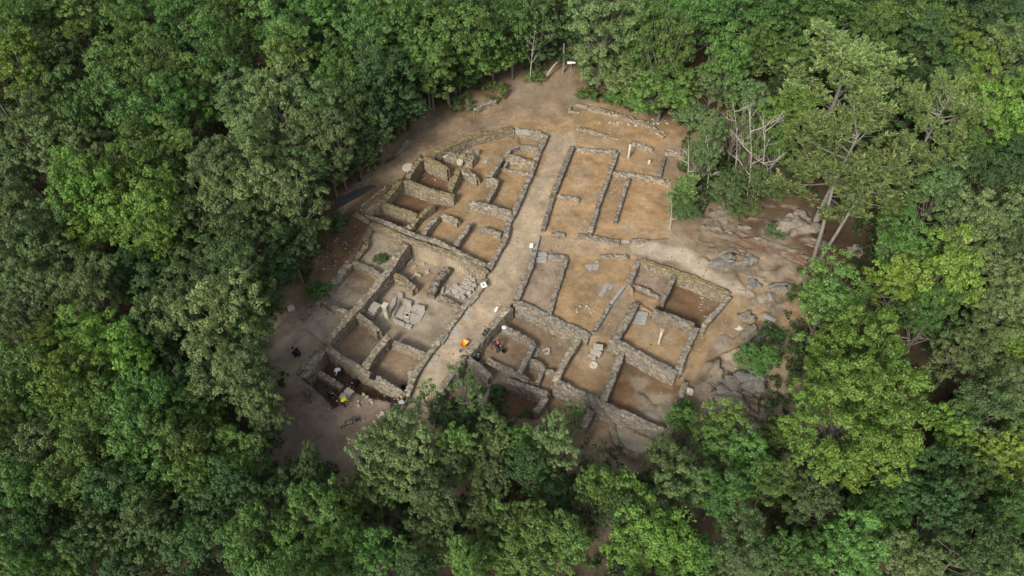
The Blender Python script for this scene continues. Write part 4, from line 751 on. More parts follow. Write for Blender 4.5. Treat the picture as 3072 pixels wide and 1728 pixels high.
# ------------------------------------------------------------------ people
SK = simple('skin', (.48, .28, .19), .05, 9, .6, 0); HAIR = simple('dark_hair', (.025, .018, .014), .2, 12, .7, .2)
def cloth(n, c): return simple(n, c, .12, 10, .9, .2)
def person(label, p, rz, pose, shirt, trousers, hair=None, hat=None, s=1.0):
    """one continuous skinned figure; pose gives joint positions, x = forward, y = left"""
    J = {}
    if pose == 'stand': base = dict(pel=(0, 0, .95), spi=(.02, 0, 1.15), che=(.03, 0, 1.38), nec=(.04, 0, 1.50), hea=(.07, 0, 1.62), top=(.07, 0, 1.72)); leg = ((.03, .11, .5), (-.02, .12, .07), (.14, .14, .03)); arm = ((.0, .2, 1.42), (.02, .27, 1.15), (.2, .22, .98)); 
    elif pose == 'lean': base = dict(pel=(-.05, 0, .92), spi=(.06, 0, 1.1), che=(.2, 0, 1.28), nec=(.28, 0, 1.37), hea=(.36, 0, 1.46), top=(.41, 0, 1.54)); leg = ((.05, .13, .5), (-.03, .15, .07), (.14, .17, .03)); arm = ((.2, .2, 1.3), (.32, .27, 1.05), (.5, .14, .95))
    elif pose == 'bend': base = dict(pel=(-.2, 0, .82), spi=(.0, 0, .92), che=(.25, 0, .92), nec=(.37, 0, .88), hea=(.48, 0, .82), top=(.57, 0, .79)); leg = ((.0, .15, .46), (-.12, .17, .07), (.06, .19, .03)); arm = ((.25, .2, .9), (.33, .26, .6), (.5, .14, .38))
    elif pose == 'kneel': base = dict(pel=(-.25, 0, .38), spi=(-.08, 0, .55), che=(.14, 0, .66), nec=(.25, 0, .70), hea=(.36, 0, .70), top=(.45, 0, .69)); leg = ((.12, .16, .12), (-.3, .18, .08), (-.45, .18, .05)); arm = ((.13, .2, .64), (.25, .26, .38), (.48, .14, .18))
    else: base = dict(pel=(-.22, 0, .30), spi=(-.1, 0, .50), che=(.08, 0, .68), nec=(.18, 0, .75), hea=(.28, 0, .79), top=(.36, 0, .82)); leg = ((.22, .2, .5), (.0, .2, .08), (.17, .22, .03)); arm = ((.08, .2, .68), (.26, .27, .46), (.5, .14, .30))
    V = []; E = []; Rd = []; Tg = []
    def add(q, r, par, t): V.append(Vector(q)); Rd.append(r); Tg.append(t); i = len(V) - 1; (E.append((par, i)) if par is not None else None); return i
    pe = add(base['pel'], (.155, .13), None, 't'); sp = add(base['spi'], (.135, .11), pe, 's'); ch = add(base['che'], (.165, .12), sp, 's'); ne = add(base['nec'], (.06, .06), ch, 'k'); he = add(base['hea'], (.10, .085), ne, 'k'); to = add(base['top'], (.075, .065), he, 'k')
    fw = (Vector(base['hea']) - Vector(base['nec'])); 
    for sg in (1, -1):
        m_ = lambda q: (q[0], q[1] * sg, q[2])
        hp = add((base['pel'][0], .1 * sg, base['pel'][2] - .03), (.10, .10), pe, 't'); kn = add(m_(leg[0]), (.072, .072), hp, 't'); an = add(m_(leg[1]), (.05, .05), kn, 't'); add(m_(leg[2]), (.045, .035), an, 'f')
        sh = add(m_(arm[0]), (.065, .065), ch, 's'); el = add(m_(arm[1]), (.045, .045), sh, 's'); a3 = Vector(m_(arm[2])); a2 = Vector(m_(arm[1])); wr = add(a2.lerp(a3, .82), (.03, .03), el, 'k'); pm = add(a3, (.038, .024), wr, 'k')
        dr_ = (a3 - a2).normalized(); sd = dr_.cross(Vector((0, 0, 1))).normalized()
        for j in range(4):
            o_ = (j - 1.5) * .02; L_ = (.075, .085, .08, .06)[j]; f1 = add(a3 + sd * o_ + dr_ * L_ * .6 + Vector((0, 0, -.005)), (.009, .009), pm, 'k'); add(a3 + sd * o_ * 1.1 + dr_ * L_ * 1.0 + Vector((0, 0, -.03)), (.008, .008), f1, 'k')
        t1 = add(a3 + sd * -.045 * sg - dr_ * .01, (.011, .011), pm, 'k'); add(a3 + sd * -.06 * sg + dr_ * .03, (.009, .009), t1, 'k')
    me = bpy.data.meshes.new('b'); me.from_pydata([tuple(v) for v in V], E, []); o = bpy.data.objects.new('b', me); COL.objects.link(o); md = o.modifiers.new('s', 'SKIN'); md.use_smooth_shade = True
    for i, sv in enumerate(me.skin_vertices[0].data): sv.radius = Rd[i]; sv.use_root = (i == 0)
    sb = o.modifiers.new('u', 'SUBSURF'); sb.levels = 2; sb.render_levels = 2
    dg = bpy.context.evaluated_depsgraph_get(); m2 = bpy.data.meshes.new_from_object(o.evaluated_get(dg)); bpy.data.objects.remove(o)
    m2.name = 'person'; m2.materials.clear()
    for mm in (SK, shirt, trousers, M['black']): m2.materials.append(mm)
    ids = {'k': 0, 's': 1, 't': 2, 'f': 3}
    for pl in m2.polygons:
        c = pl.center; best = (9, 0)
        for i, v in enumerate(V):
            d = (c - v).length - Rd[i][0] * .6
            if d < best[0]: best = (d, i)
        if best[1] < len(V): pl.material_index = ids[Tg[best[1]]]
        pl.use_smooth = True
    body = bpy.data.objects.new('person', m2); COL.objects.link(body); body.location = p; body.rotation_euler = (0, 0, math.radians(rz)); body.scale = (s * 1.08, s * 1.08, s * 1.05)
    # nose and ears are raised on the head by small bumps; hair or hat is a child
    hc = Vector(base['hea']).lerp(Vector(base['top']), .45); bm = bmesh.new(); bmesh.ops.create_icosphere(bm, subdivisions=3, radius=.112)
    ax = (Vector(base['top']) - Vector(base['hea'])).normalized()
    for v in list(bm.verts):
        if v.co.dot(ax) < -.045: v.co = v.co * .8
        v.co += v.co.normalized() * noise.noise(v.co * 30) * .008
    bmesh.ops.translate(bm, verts=bm.verts, vec=hc - Vector((.025, 0, 0)) + ax * .01)
    for f in bm.faces: f.smooth = True
    me = bpy.data.meshes.new('hair'); bm.to_mesh(me); bm.free(); link('hair', me, body, HAIR)
    if hat is not None:
        hb = MB().lathe((0, 0, 0), [(.13, -.03), (.125, .05), (.09, .1), (.03, .12)], 14); ob = hb.build('cap', hat, body, smooth=True); ob.location = hc + ax * .03; ob.rotation_euler = ax.to_track_quat('Z', 'Y').to_euler()
        MB().prism([(.05, -.09), (.22, -.06), (.22, .06), (.05, .09)], -.03, -.01).build('peak', hat, ob)
    tag(body, label, 'person', 'people working at the dig'); return body
WH = cloth('white_shirt', (.78, .78, .80)); YE = cloth('yellow_shirt', (.72, .60, .03)); BK = cloth('black_clothes', (.022, .022, .026)); BL = cloth('blue_clothes', (.03, .05, .13)); RD = cloth('red_trousers', (.22, .035, .035)); GY = cloth('lilac_grey_shirt', (.42, .38, .40)); GN = cloth('green_shirt', (.06, .48, .12)); DK = cloth('dark_trousers', (.035, .035, .045)); TQ = cloth('dark_teal', (.03, .055, .07)); PK = cloth('pink_cap', (.55, .09, .12))
person('person in a white shirt crouching over the pit floor', G(5, 715, 400), 200, 'bend', WH, DK, s=1.05)
person('person in a yellow shirt bending at the lower edge of the pit', G(5, 750, 700), 60, 'bend', YE, BK, s=1.05)
person('person in black squatting alone on the pale ground left of the pit', G(5, 305, 215), 150, 'squat', BK, BK, s=1.25)
person('person in black digging in the middle of the pit', G(5, 855, 500), 240, 'kneel', BK, BK, s=1.1)
person('person in dark clothes stooping in the small trench with bare arms', G(5, 625, 610), 330, 'bend', TQ, BK)
person('second person in dark clothes kneeling left of the yellow shirt', G(5, 665, 700), 20, 'kneel', BK, DK)
person('person in black bending at the bottom corner of the pit', G(5, 1225, 725), 70, 'bend', BK, DK)
person('person in a lilac grey shirt crouching at the pit corner', G(5, 1330, 715), 165, 'bend', GY, DK)
person('person in blue top and red trousers standing by the road wall', G(4, 255, 1110), 300, 'lean', BL, RD)
person('person in black with a pink cap standing beside the black bucket', G(4, 305, 1150), 120, 'stand', BK, DK, hat=PK)
person('person in dark clothes sitting crouched in the corner under the road wall', G(4, 105, 1225), 60, 'squat', TQ, DK)
person('person in a green shirt crouching on the lower terrace by the thick wall', G(6, 1070, 800), 200, 'bend', GN, DK)

# ------------------------------------------------------------------ trees
def rdir(n, rs): 
    v = rs.normal(size=(n, 3)); return v / np.linalg.norm(v, axis=1)[:, None]
def leafquads(P0, Nrm, size, rs, aspect=.62):
    n = len(P0); t = np.cross(Nrm, rdir(n, rs)); t /= np.linalg.norm(t, axis=1)[:, None] + 1e-9; bq = np.cross(Nrm, t)
    s = size[:, None]; V = np.stack([P0 - t * s, P0 + bq * s * aspect + Nrm * s * .12, P0 + t * s, P0 - bq * s * aspect + Nrm * s * .12], 1)
    return V
def clumps_to_leaves(C, R, rs, lobes=7, per=20, size=.15, up=.25, flat=.8, jn=.55):
    """each clump: lobes on its upper shell, each lobe a small rosette of leaves"""
    PP = []; NN = []; T1 = []; T2 = []
    for c, r in zip(C, R):
        nl = max(3, int(lobes * (r / .9) ** 2)); d = rdir(nl, rs); d[:, 2] = np.abs(d[:, 2]) * .9 + d[:, 2] * .25 + up; d /= np.linalg.norm(d, axis=1)[:, None]
        lc = c + d * r * rs.uniform(.65, 1.05, nl)[:, None] * np.array((1, 1, flat)); tint = rs.rand()
        for k in range(nl):
            m = per; dd = rdir(m, rs); dd[:, 2] = dd[:, 2] * .75 + .25; lr = rs.uniform(.22, .42) * (.7 + r * .35)
            PP.append(lc[k] + dd * lr * rs.uniform(.5, 1.05, m)[:, None]); nn = dd * .55 + d[k] * .35 + rdir(m, rs) * jn + np.array((0, 0, .25)); NN.append(nn / np.linalg.norm(nn, axis=1)[:, None])
            T1.append(np.full(m, np.clip(tint * .6 + rs.rand() * .5, 0, 1))); T2.append(rs.rand(m))
    PP = np.concatenate(PP); NN = np.concatenate(NN); T = np.stack([np.concatenate(T1), np.concatenate(T2), np.zeros(len(PP))], 1)
    V = leafquads(PP, NN, size * rs.uniform(.7, 1.3, len(PP)), rs); return V.reshape(-1, 3), np.repeat(T, 4, axis=0)
def bez(a, b, c, n=6): return [a * (1 - t) ** 2 + b * 2 * t * (1 - t) + c * t * t for t in [i / n for i in range(n + 1)]]
class Tmpl: pass
def make_broad(kind, seed, R=3.6, Hh=3.2, zc=7.4, ncl=46, sparse=False, pale=.35, lobes=9, size=.108, per=36):
    rs = np.random.RandomState(seed); rnd = random.Random(seed); tr = MB(); lx, ly = rs.uniform(-.5, .5, 2)
    top = Vector((lx, ly, zc - Hh * .25)); trunk = bez(Vector((0, 0, -.6)), Vector((lx * -.6, ly * -.6, zc * .4)), top, 7)
    tr.tube(trunk, [.24 - .018 * i for i in range(8)], 7); C = []; Rr = []
    # clump centres over an uneven crown
    ph = rs.uniform(0, 6.28, 4)
    def rad(az, el): return 1 + .20 * math.sin(az * 2 + ph[0]) + .16 * math.sin(az * 3 + ph[1]) + .10 * math.sin(az * 5 + ph[2] + el * 3)
    tries = 0
    while len(C) < ncl and tries < 4000:
        tries += 1; az = rs.uniform(0, 6.283); el = math.asin(rs.uniform(-.75 if not sparse else -.3, 1.)); q = rs.uniform(.45, 1.) ** .45 * rad(az, el)
        p = np.array((math.cos(az) * math.cos(el) * R * q, math.sin(az) * math.cos(el) * R * q, zc + math.sin(el) * Hh * q))
        r = rs.uniform(.65, 1.25) * (1.0 if not sparse else .7)
        if all(np.linalg.norm(p - c0) > (r + r0) * (.78 if not sparse else .8) for c0, r0 in zip(C, Rr)): C.append(p); Rr.append(r)
    if not sparse:
        for k in range(int(8 * (R / 3.6) ** 2)): C.append(np.array((rs.uniform(-.5, .5) * R, rs.uniform(-.5, .5) * R, zc + rs.uniform(-.2, .5) * Hh))); Rr.append(1.3)
    order = sorted(range(len(C)), key=lambda i: rnd.random())
    for n, i in enumerate(order[:26]):
        t = rs.uniform(.42, .95); k = int(t * 7); a = trunk[k].lerp(trunk[min(k + 1, 7)], t * 7 - k); e = Vector(C[i]); mid = a.lerp(e, .5) + Vector((rs.uniform(-.4, .4), rs.uniform(-.4, .4), rs.uniform(-.5, .2)))
        pts = bez(a, mid, e, 5); r0 = .10 if n < 9 else .055; tr.tube(pts, [r0 * (1 - .15 * j) + .008 for j in range(6)], 5, 0, False)
    mesh_tr = None
    V, T = clumps_to_leaves(np.array(C), Rr, rs, lobes, per, size)
    # pale bare twigs and snags poking through
    for n in range(int(9 * pale) + (8 if sparse else 0)):
        i = rs.randint(len(C)); c0 = Vector(C[i]); d = Vector(rdir(1, rs)[0]); d.z = abs(d.z) * .8 + .35; d.normalize(); L = Rr[i] * rs.uniform(1.1, 1.7)
        e = c0 + d * L; m2 = c0 + d * L * .5 + Vector(rdir(1, rs)[0]) * .35; tr.tube([c0 - d * .4, m2, e], [.04, .028, .01], 4, 1, False)
        for _ in range(2): tr.tube([m2, m2.lerp(e, .5) + Vector(rdir(1, rs)[0]) * .35, e + Vector(rdir(1, rs)[0]) * .7], [.022, .016, .008], 4, 1, False)
    t = Tmpl(); t.kind = kind; t.zc = zc; t.R = R; t.cen = 1
    me = bpy.data.meshes.new('trunk'); me.from_pydata([tuple(v) for v in tr.v], [], tr.f); me.polygons.foreach_set('material_index', tr.mi); me.materials.append(M['bark']); me.materials.append(M['pale_bark']); t.trunk = me
    me = npmesh('crown', V, np.arange(len(V)).reshape(-1, 4), {'tint': T}); me.materials.append(LM[kind]); t.crown = me; t.pri = None
    return t
def make_pine(seed, R=5., zc=12., Hh=3.6, small=False):
    rs = np.random.RandomState(seed); tr = MB(); tips = []
    lean = np.array(rs.uniform(-.6, .6, 2)); top = Vector((lean[0], lean[1], zc + Hh * .8)); tk = bez(Vector((0, 0, -.6)), Vector((0, 0, zc * .5)), top, 9)
    tr.tube(tk, [(.30 if not small else .12) * (1 - .095 * i) for i in range(10)], 8)
    nb = 34 if not small else 30
    for b in range(nb):
        t = rs.uniform(.42 if not small else .15, 1.); k = min(8, int(t * 9)); a = tk[k].lerp(tk[k + 1], t * 9 - k); az = b * 2.4 + rs.uniform(-.4, .4)
        hh = (a.z - (zc - Hh)) / (2 * Hh); L = R * (math.sqrt(max(.08, 1 - max(0, hh) ** 2.2)) if not small else (1.05 - t)) * rs.uniform(.75, 1.1)
        e = a + Vector((math.cos(az) * L, math.sin(az) * L, L * rs.uniform(.2, .7))); m2 = a.lerp(e, .5) + Vector((0, 0, -.12 * L))
        pts = bez(a, m2, e, 6); tr.tube(pts, [(.065 if not small else .03) * (1 - .14 * j) + .006 for j in range(7)], 4, 1, False)
        for j in range(13 if not small else 7):
            u = rs.uniform(.3, 1.); q = pts[min(5, int(u * 6))].lerp(pts[min(6, int(u * 6) + 1)], u * 6 - int(u * 6)); sp = (1 - u * .5) * L * .42
            d = Vector((math.cos(az) * rs.uniform(-.2, 1), math.sin(az) * rs.uniform(-.2, 1), 0)) + Vector((rs.uniform(-1, 1), rs.uniform(-1, 1), rs.uniform(.0, .5))); e2 = q + d * sp * .7
            tr.tube([q, q.lerp(e2, .5) + Vector((0, 0, -.06)), e2], [.022, .014, .006], 3, 1, False)
            for _ in range(4 if not small else 3):
                e3 = e2 + Vector(rs.uniform(-.42, .42, 3)) * (1 if not small else .6); dd = Vector((d.x * .35, d.y * .35, 1.0)).normalized(); tips.append((e3, dd, rs.rand()))
    PP = []; NN = []; TT = []; SS = []
    V = []; T = []
    for p, d, tn in tips:
        m = 15; L = rs.uniform(.36, .62); sd = rdir(m, rs); ax = np.array(d)
        base = np.array(p) + ax * (rs.rand(m)[:, None] * L * .9 - L * .2); dr_ = sd * .75 + ax * .8; dr_ /= np.linalg.norm(dr_, axis=1)[:, None]
        ln = L * rs.uniform(.45, .75, m)[:, None]; s = np.cross(dr_, rdir(m, rs)); s /= np.linalg.norm(s, axis=1)[:, None]; wv = .055
        V.append(np.stack([base - s * wv, base + s * wv, base + dr_ * ln + s * wv * .6, base + dr_ * ln - s * wv * .6], 1).reshape(-1, 3))
        T.append(np.repeat(np.stack([np.full(m, tn), rs.rand(m), np.zeros(m)], 1), 4, axis=0))
    V = np.concatenate(V); T = np.concatenate(T); t = Tmpl(); t.kind = 'p'; t.zc = zc; t.R = R
    me = bpy.data.meshes.new('trunk'); me.from_pydata([tuple(v) for v in tr.v], [], tr.f); me.materials.append(M['pale_bark']); t.trunk = me
    me = npmesh('crown', V, np.arange(len(V)).reshape(-1, 4), {'tint': T}); me.materials.append(LM['p']); t.crown = me; return t
TM = {'b': [make_broad('b', 11 + i, pale=.5, Hh=3 + .3 * i) for i in range(6)], 'o': [make_broad('o', 31 + i, pale=.6, ncl=40, Hh=3.2 + .25 * i, size=.098, per=40) for i in range(5)],
      'y': [make_broad('y', 51 + i, pale=.25, ncl=48) for i in range(3)], 'd': [make_broad('d', 71 + i, pale=.2, ncl=44) for i in range(3)],
      's': [make_broad('b', 91, R=3.2, ncl=26, sparse=True, pale=1.2), make_broad('b', 92, R=3., ncl=22, sparse=True, pale=1.)]}
TM['Y'] = [make_broad('y', 61, R=6.2, Hh=4.6, zc=9., ncl=150, pale=1.3)]
TM['p'] = [make_pine(101), make_pine(102, 4.6, 11.5, 3.4)]; TM['q'] = [make_pine(105, 1.7, 4.2, 2.2, True)]
NAME = {'b': 'oak_tree', 'o': 'oak_tree', 'y': 'chestnut_tree', 'd': 'oak_tree', 's': 'sapling', 'Y': 'chestnut_tree', 'p': 'pine_tree', 'q': 'pine_tree'}
DESC = {'b': 'mid green broadleaf trees', 'o': 'grey olive broadleaf trees', 'y': 'bright yellow green broadleaf trees', 'd': 'dark green broadleaf trees', 's': 'thin half bare saplings', 'p': 'pines'}
trees = []                                     # (x, y, r, kind, label)
def put(t, x, y, z0, s, sz, rz, label=None, kind='b', group=None):
    nm = NAME[kind]; e = empty(nm, (x, y, z0), rz, 1.); e.scale = (s * RS.uniform(.9, 1.1), s * RS.uniform(.9, 1.1), sz)
    for n, me in (('trunk', t.trunk), ('crown', t.crown)):
        o = bpy.data.objects.new(n, me); COL.objects.link(o); o.parent = e
    tag(e, label, 'tree', group); return e
def tree_px(dx, dy, dr, kind, label=None, zc=None, ti=None):
    """crown centre and radius as surveyed on the photo (2576 px wide sheet)"""
    px, py, r = dx * 1.1925, dy * 1.1925, dr * 1.1925; T = TM[kind]; t = T[ti if ti is not None else RS.randint(len(T))]
    z = zc
    if z is None: z = {'p': 12, 'q': 4.2, 'Y': 9}.get(kind, 0)
    if not z:
        q = W(px, py, 7); g = tz(q.x, q.y); dep = PX(q)[2]; rw = r * dep / F; z = g + min(9.8, max(2.4, 7.2 * (.45 + .55 * rw / 3.4) + RS.uniform(-1.3, 1.3)))
    if zc is None and kind not in 'pqYs' and dy < 800:
        while z > 2.4:                                # keep the foot of the tree outside the clearing
            q = W(px, py, z); g0 = tz(q.x, q.y)
            if dpoly(*PX((q.x, q.y, g0))[:2]) > 12: break
            z -= .4
    q = W(px, py, z); g = tz(q.x, q.y); rw = r * PX(q)[2] / F; s = rw / (t.R * 1.20); sz = (z - g) / t.zc
    trees.append([q.x, q.y, rw, kind, label, t, s, sz, g, dx, dy])
XL = [ # distinct trees first
 (2134, 172, 165, 'p', 'large pine with brush-like tufts, highest of the three pines, right of centre'),
 (2130, 385, 190, 'p', 'large spreading pine with two pale leaning stems over the boulders'),
 (2364, 290, 125, 'p', 'pine right of and behind the spreading pine with visible pale limbs'),
 (2147, 1010, 215, 'Y', 'largest bright yellow green tree, standing right of the grey bedrock'),
 (1725, 462, 52, 'q', 'small brownish young pine beside the upper right ruin wall'),
 (1169, 990, 62, 's', 'thin sapling with pale fan-like twigs over the lower road end'),
 (1085, 1012, 48, 's', 'sparse leafy sapling beside the lower road, left of the fan-like sapling'),
 (1010, 1115, 104, 'o', 'olive oak in front of the dirt yard, right of the dark wheelbarrow'),
 (1502, 1230, 66, 'b', 'fresh green round tree below the half round terrace'),
 (1678, 1168, 56, 'o', 'olive tree just right of the half round terrace'),
 (843, 352, 66, 'o', 'olive tree hanging over the upper dirt path by the dark ramp'),
 (1905, 905, 50, 'b', 'small bright green tree over the grey bedrock beside the largest yellow tree'),
 (2084, 760, 95, 'b', 'green tree with many pale bare twigs at the right edge of the clearing'),
 (2371, 700, 105, 'y', 'bright yellow green tree right of the pale-twigged tree'),
 (1987, 290, 68, 'y', 'bright green tree between the dead trunks and the pines'),
 (1669, 222, 92, 'b', 'large mid green tree overhanging the upper right stony bank'),
 (1628, 1345, 120, 'y', 'yellow green tree in the bottom edge right of centre'),
 (210, 480, 95, 'y', 'yellow green tree left of the olive trees, in the upper left forest'),
 (60, 160, 98, 'y', 'yellow green tree at the upper left picture edge'),
 (2443, 165, 70, 'y', 'yellow green tree right of the highest pine'),
]
TL = """60 50 82 b;200 60 82 b;330 110 78 b;470 45 88 b;600 50 88 b;555 150 80 b;700 95 82 b;820 55 84 b;930 110 88 b;1050 50 80 b;1150 110 88 b;1080 170 72 b
155 165 66 d;290 200 86 b;410 205 82 b;330 300 84 b;450 290 80 b;440 385 80 b;350 395 78 b;215 290 78 b;120 255 66 b;400 130 72 b;520 240 66 b
600 250 88 o;700 270 86 o;810 300 78 o;640 370 88 o;750 410 80 o;560 430 78 o;560 520 76 o;650 490 86 o;735 520 76 o;830 420 56 o;790 360 60 o
85 330 84 o;160 385 78 o;230 385 62 o;50 410 62 o;860 215 76 b;940 225 62 d;900 290 54 d;965 300 52 d;1010 190 66 d;990 110 60 b
300 470 84 y;330 560 88 y;410 520 78 y;245 580 78 y;405 610 74 y;55 540 76 o;70 640 86 o;60 730 78 o;150 710 80 o;235 740 76 o;480 560 74 o;520 650 62 o;140 590 70 o
630 590 84 d;730 620 72 d;610 690 78 d;690 700 62 d;480 740 86 o;560 790 98 o;630 830 70 b;650 760 52 b;440 820 76 o;400 720 74 d;330 690 70 d
130 870 86 y;240 850 88 y;330 910 84 y;60 950 80 b;190 965 84 y;385 840 64 d;420 910 64 d;60 840 70 o;555 950 92 o;635 960 78 o;660 1040 62 o;520 1050 76 b;450 980 66 d
60 1030 80 b;150 1050 84 b;270 1020 82 b;410 1030 78 b;365 1120 86 b;475 1130 78 b;560 1120 56 b;95 1130 78 o;60 1230 78 b;250 1120 76 b;390 1215 78 b;510 1215 60 b;620 1150 64 b;200 1210 80 b;300 1240 72 d;600 1240 66 d
100 1330 88 d;250 1345 88 d;380 1330 84 d;700 1220 66 d;790 1190 50 d;790 1290 78 b;860 1360 84 b;640 1370 80 b;750 1410 70 b;500 1370 80 d;180 1430 70 b;520 1290 66 d;60 1430 70 b;320 1430 60 d;905 1245 70 b;640 1440 60 b
1104 1195 62 o;1000 1215 66 o;1230 1195 76 o;1093 1285 72 o;1212 1288 66 o;1237 1098 50 o;1395 1130 66 o;1330 1187 60 d;1151 1125 50 b;1161 1075 46 d;1108 1374 52 o;939 1400 70 b;1050 1430 70 d;1222 1060 38 d;1310 1112 42 b;1440 1060 30 o
1323 1375 104 b;1420 1355 70 b;1398 1265 54 d;1215 1400 66 b;1700 1235 66 o;1876 1150 64 b;1790 1125 56 b;1804 1241 78 b;1934 1216 62 b;2048 1265 92 o;2174 1160 96 y;2185 1288 76 b;1869 1375 92 o;2131 1396 82 b;1977 1410 60 b;2300 1420 84 o;2263 1241 76 d
2461 1037 84 o;2389 1073 62 y;2515 1165 78 y;2533 1288 78 b;2443 1378 90 d;2370 1300 70 d;1707 1060 38 b;1822 1070 56 b;1945 1100 50 b;2532 965 84 o;2263 624 74 b;2263 721 78 y;2440 577 88 o;2353 495 84 o;2530 703 78 o;2515 790 78 o;2425 890 94 o;2551 880 60 y;2533 600 70 o;2340 800 66 b;2340 1180 60 d;2430 1200 60 d;1740 1390 60 b;2250 540 50 b
1743 72 80 b;1905 50 104 b;1905 143 78 b;1815 50 70 b;1830 180 60 b;1675 130 78 b;1797 205 66 o;1887 262 56 o;1770 400 42 o;1833 475 58 o;1795 335 44 o;1725 530 40 o;1870 520 44 o;1960 370 50 b
2084 36 96 b;2228 36 104 b;2318 115 82 d;2290 205 60 d;2443 260 70 y;2510 300 80 y;2443 22 78 d;2520 150 84 o;2410 400 78 b;2480 466 76 d;2540 400 70 d;2540 60 70 d;2350 30 70 b;2000 60 70 b;1985 150 60 b;1990 210 54 d;2560 240 60 o;2380 200 60 d
964 72 86 b;1030 120 76 b;1144 62 96 b;1072 179 66 b;1144 195 64 b;964 215 74 d;1287 62 78 b;1359 40 82 d;1440 60 74 d;1350 120 54 d;1520 60 92 o;1484 118 84 o;1590 60 80 o;1628 90 80 b;1538 175 84 o;1610 235 64 o;1440 130 40 d;1290 130 50 b;1240 150 56 b;1010 260 62 d;930 340 56 d;900 400 44 d;1740 290 54 o;1560 240 40 b;1905 458 44 o;1955 480 38 o;1748 400 34 s;1795 350 40 s;1852 335 42 s;1885 390 42 s;1340 1330 60 b;1560 1300 60 d;2060 1390 66 b;2380 1250 60 d;2250 1350 60 b;2500 1430 66 o;1180 1430 66 b"""
for l in XL: tree_px(*l[:4], label=l[4])
for l in TL.replace('\n', ';').split(';'):
    a = l.split(); tree_px(float(a[0]), float(a[1]), float(a[2]), a[3])
manual = list(trees); NMAX = 335; fills = []
yy = -40.
while yy < 78:
    xx = -100.
    while xx < 100:
        x = xx + RS.uniform(-2, 2); y = yy + RS.uniform(-2, 2); g = tz(x, y); z = g + 7; px, py, dep = PX((x, y, z)); xx += 5.2
        if not (-260 < px < 3330 and -150 < py < 1900): continue
        r = RS.uniform(2.7, 3.6)
        if dpoly(px, py) < r * F / dep * 1.28 or dpoly(*PX((x, y, g))[:2]) < 30: continue
        if any(math.hypot(x - t[0], y - t[1]) < (r + t[2]) * .74 for t in trees): continue
        near = sorted(manual, key=lambda t: (t[9] * 1.1925 - px) ** 2 + (t[10] * 1.1925 - py) ** 2)[:3]; k = near[RS.randint(3)][3]; k = {'p': 'b', 'q': 'o', 'Y': 'y', 's': 'd'}.get(k, k)
        T = TM[k]; t = T[RS.randint(len(T))]; hz = RS.uniform(5., 8.2); inside = 0 < px < 3072 and 0 < py < 1728
        trees.append([x, y, r, k, None, t, r / (t.R * 1.05), hz / t.zc, g, px / 1.1925, py / 1.1925])
    yy += 5.2
trees = [t for t in trees if not (t[3] == '')][:NMAX]
print('TREES', len(trees), 'manual', len(manual))
# labels: kind + part of the forest + order from the left
def part(dx, dy):
    c = ['far left', 'left', 'centre left', 'centre right', 'right', 'far right'][max(0, min(5, int(dx / 429.4)))]; r = ['top', 'upper', 'middle', 'lower', 'bottom'][max(0, min(4, int(dy / 290)))]
    return r, c
grp = {}
for t in trees:
    if t[4] is None: grp.setdefault((t[3],) + part(t[9], t[10]), []).append(t)
ORD = ['leftmost', 'second from left', 'third from left', 'fourth from left', 'fifth from left', 'sixth from left', 'seventh from left', 'eighth from left', 'ninth from left', 'tenth from left', 'eleventh from left', 'twelfth from left']
gl = {}
for (k, r, c), L in grp.items():
    L.sort(key=lambda t: t[9])
    for i, t in enumerate(L):
        t[4] = ('the single %s in the %s %s of the photo' % (DESC[k].replace('trees', 'tree').replace('saplings', 'sapling'), r, c)) if len(L) == 1 else ('%s of the %s, %s %s of the photo' % (ORD[min(i, 11)], DESC[k], r, c))
for t in trees:
    e = put(t[5], t[0], t[1], t[8], t[6], t[7], RS.uniform(0, 6.28), t[4], t[3], DESC.get({'Y': 'y', 'q': 'p'}.get(t[3], t[3])) + ' of the forest')
# bare dead trees at the upper right edge
def bare_tree(label, base, topz, lean, seed, forks=5, r=.1):
    rs = random.Random(seed); e = empty('dead_tree', base); tr = MB(); h = topz; top = Vector((lean[0], lean[1], h)); tk = bez(Vector((0, 0, -.4)), Vector((lean[0] * .2, lean[1] * .2, h * .5)), top, 8)
    tr.tube(tk, [r * (1 - .1 * i) for i in range(9)], 7); tr.build('trunk', M['dead'], e)
    for k in range(forks):
        t = .4 + .6 * k / forks + rs.uniform(-.05, .05); i = min(7, int(t * 8)); a = tk[i]; az = rs.uniform(0, 6.28); L = h * rs.uniform(.11, .24); d = Vector((math.cos(az), math.sin(az), rs.uniform(.25, 1.1))).normalized()
        b2 = MB(); m2 = a + d * L * .5 + Vector((0, 0, -.05 * L)); en = a + d * L; b2.tube([a, m2, en], [r * .5, r * .35, r * .12], 5)
        for _ in range(3):
            d2 = (d + Vector((rs.uniform(-.9, .9), rs.uniform(-.9, .9), rs.uniform(0, .8)))).normalized(); s0 = a.lerp(en, rs.uniform(.45, .9)); b2.tube([s0, s0 + d2 * L * .25 + Vector((0, 0, .05)), s0 + d2 * L * .5], [r * .28, r * .2, r * .07], 4)
            for _q in range(3):
                d3 = (d2 + Vector((rs.uniform(-.9, .9), rs.uniform(-.9, .9), rs.uniform(-.2, .6)))).normalized(); s1 = s0 + d2 * L * rs.uniform(.2, .5); b2.tube([s1, s1 + d3 * L * .14, s1 + d3 * L * .26 + Vector((0, 0, .03))], [r * .12, r * .09, r * .03], 3)
        b2.build('branch', M['dead'], e)
    tag(e, label, 'dead tree', 'bleached dead trees at the upper right clearing edge'); return e
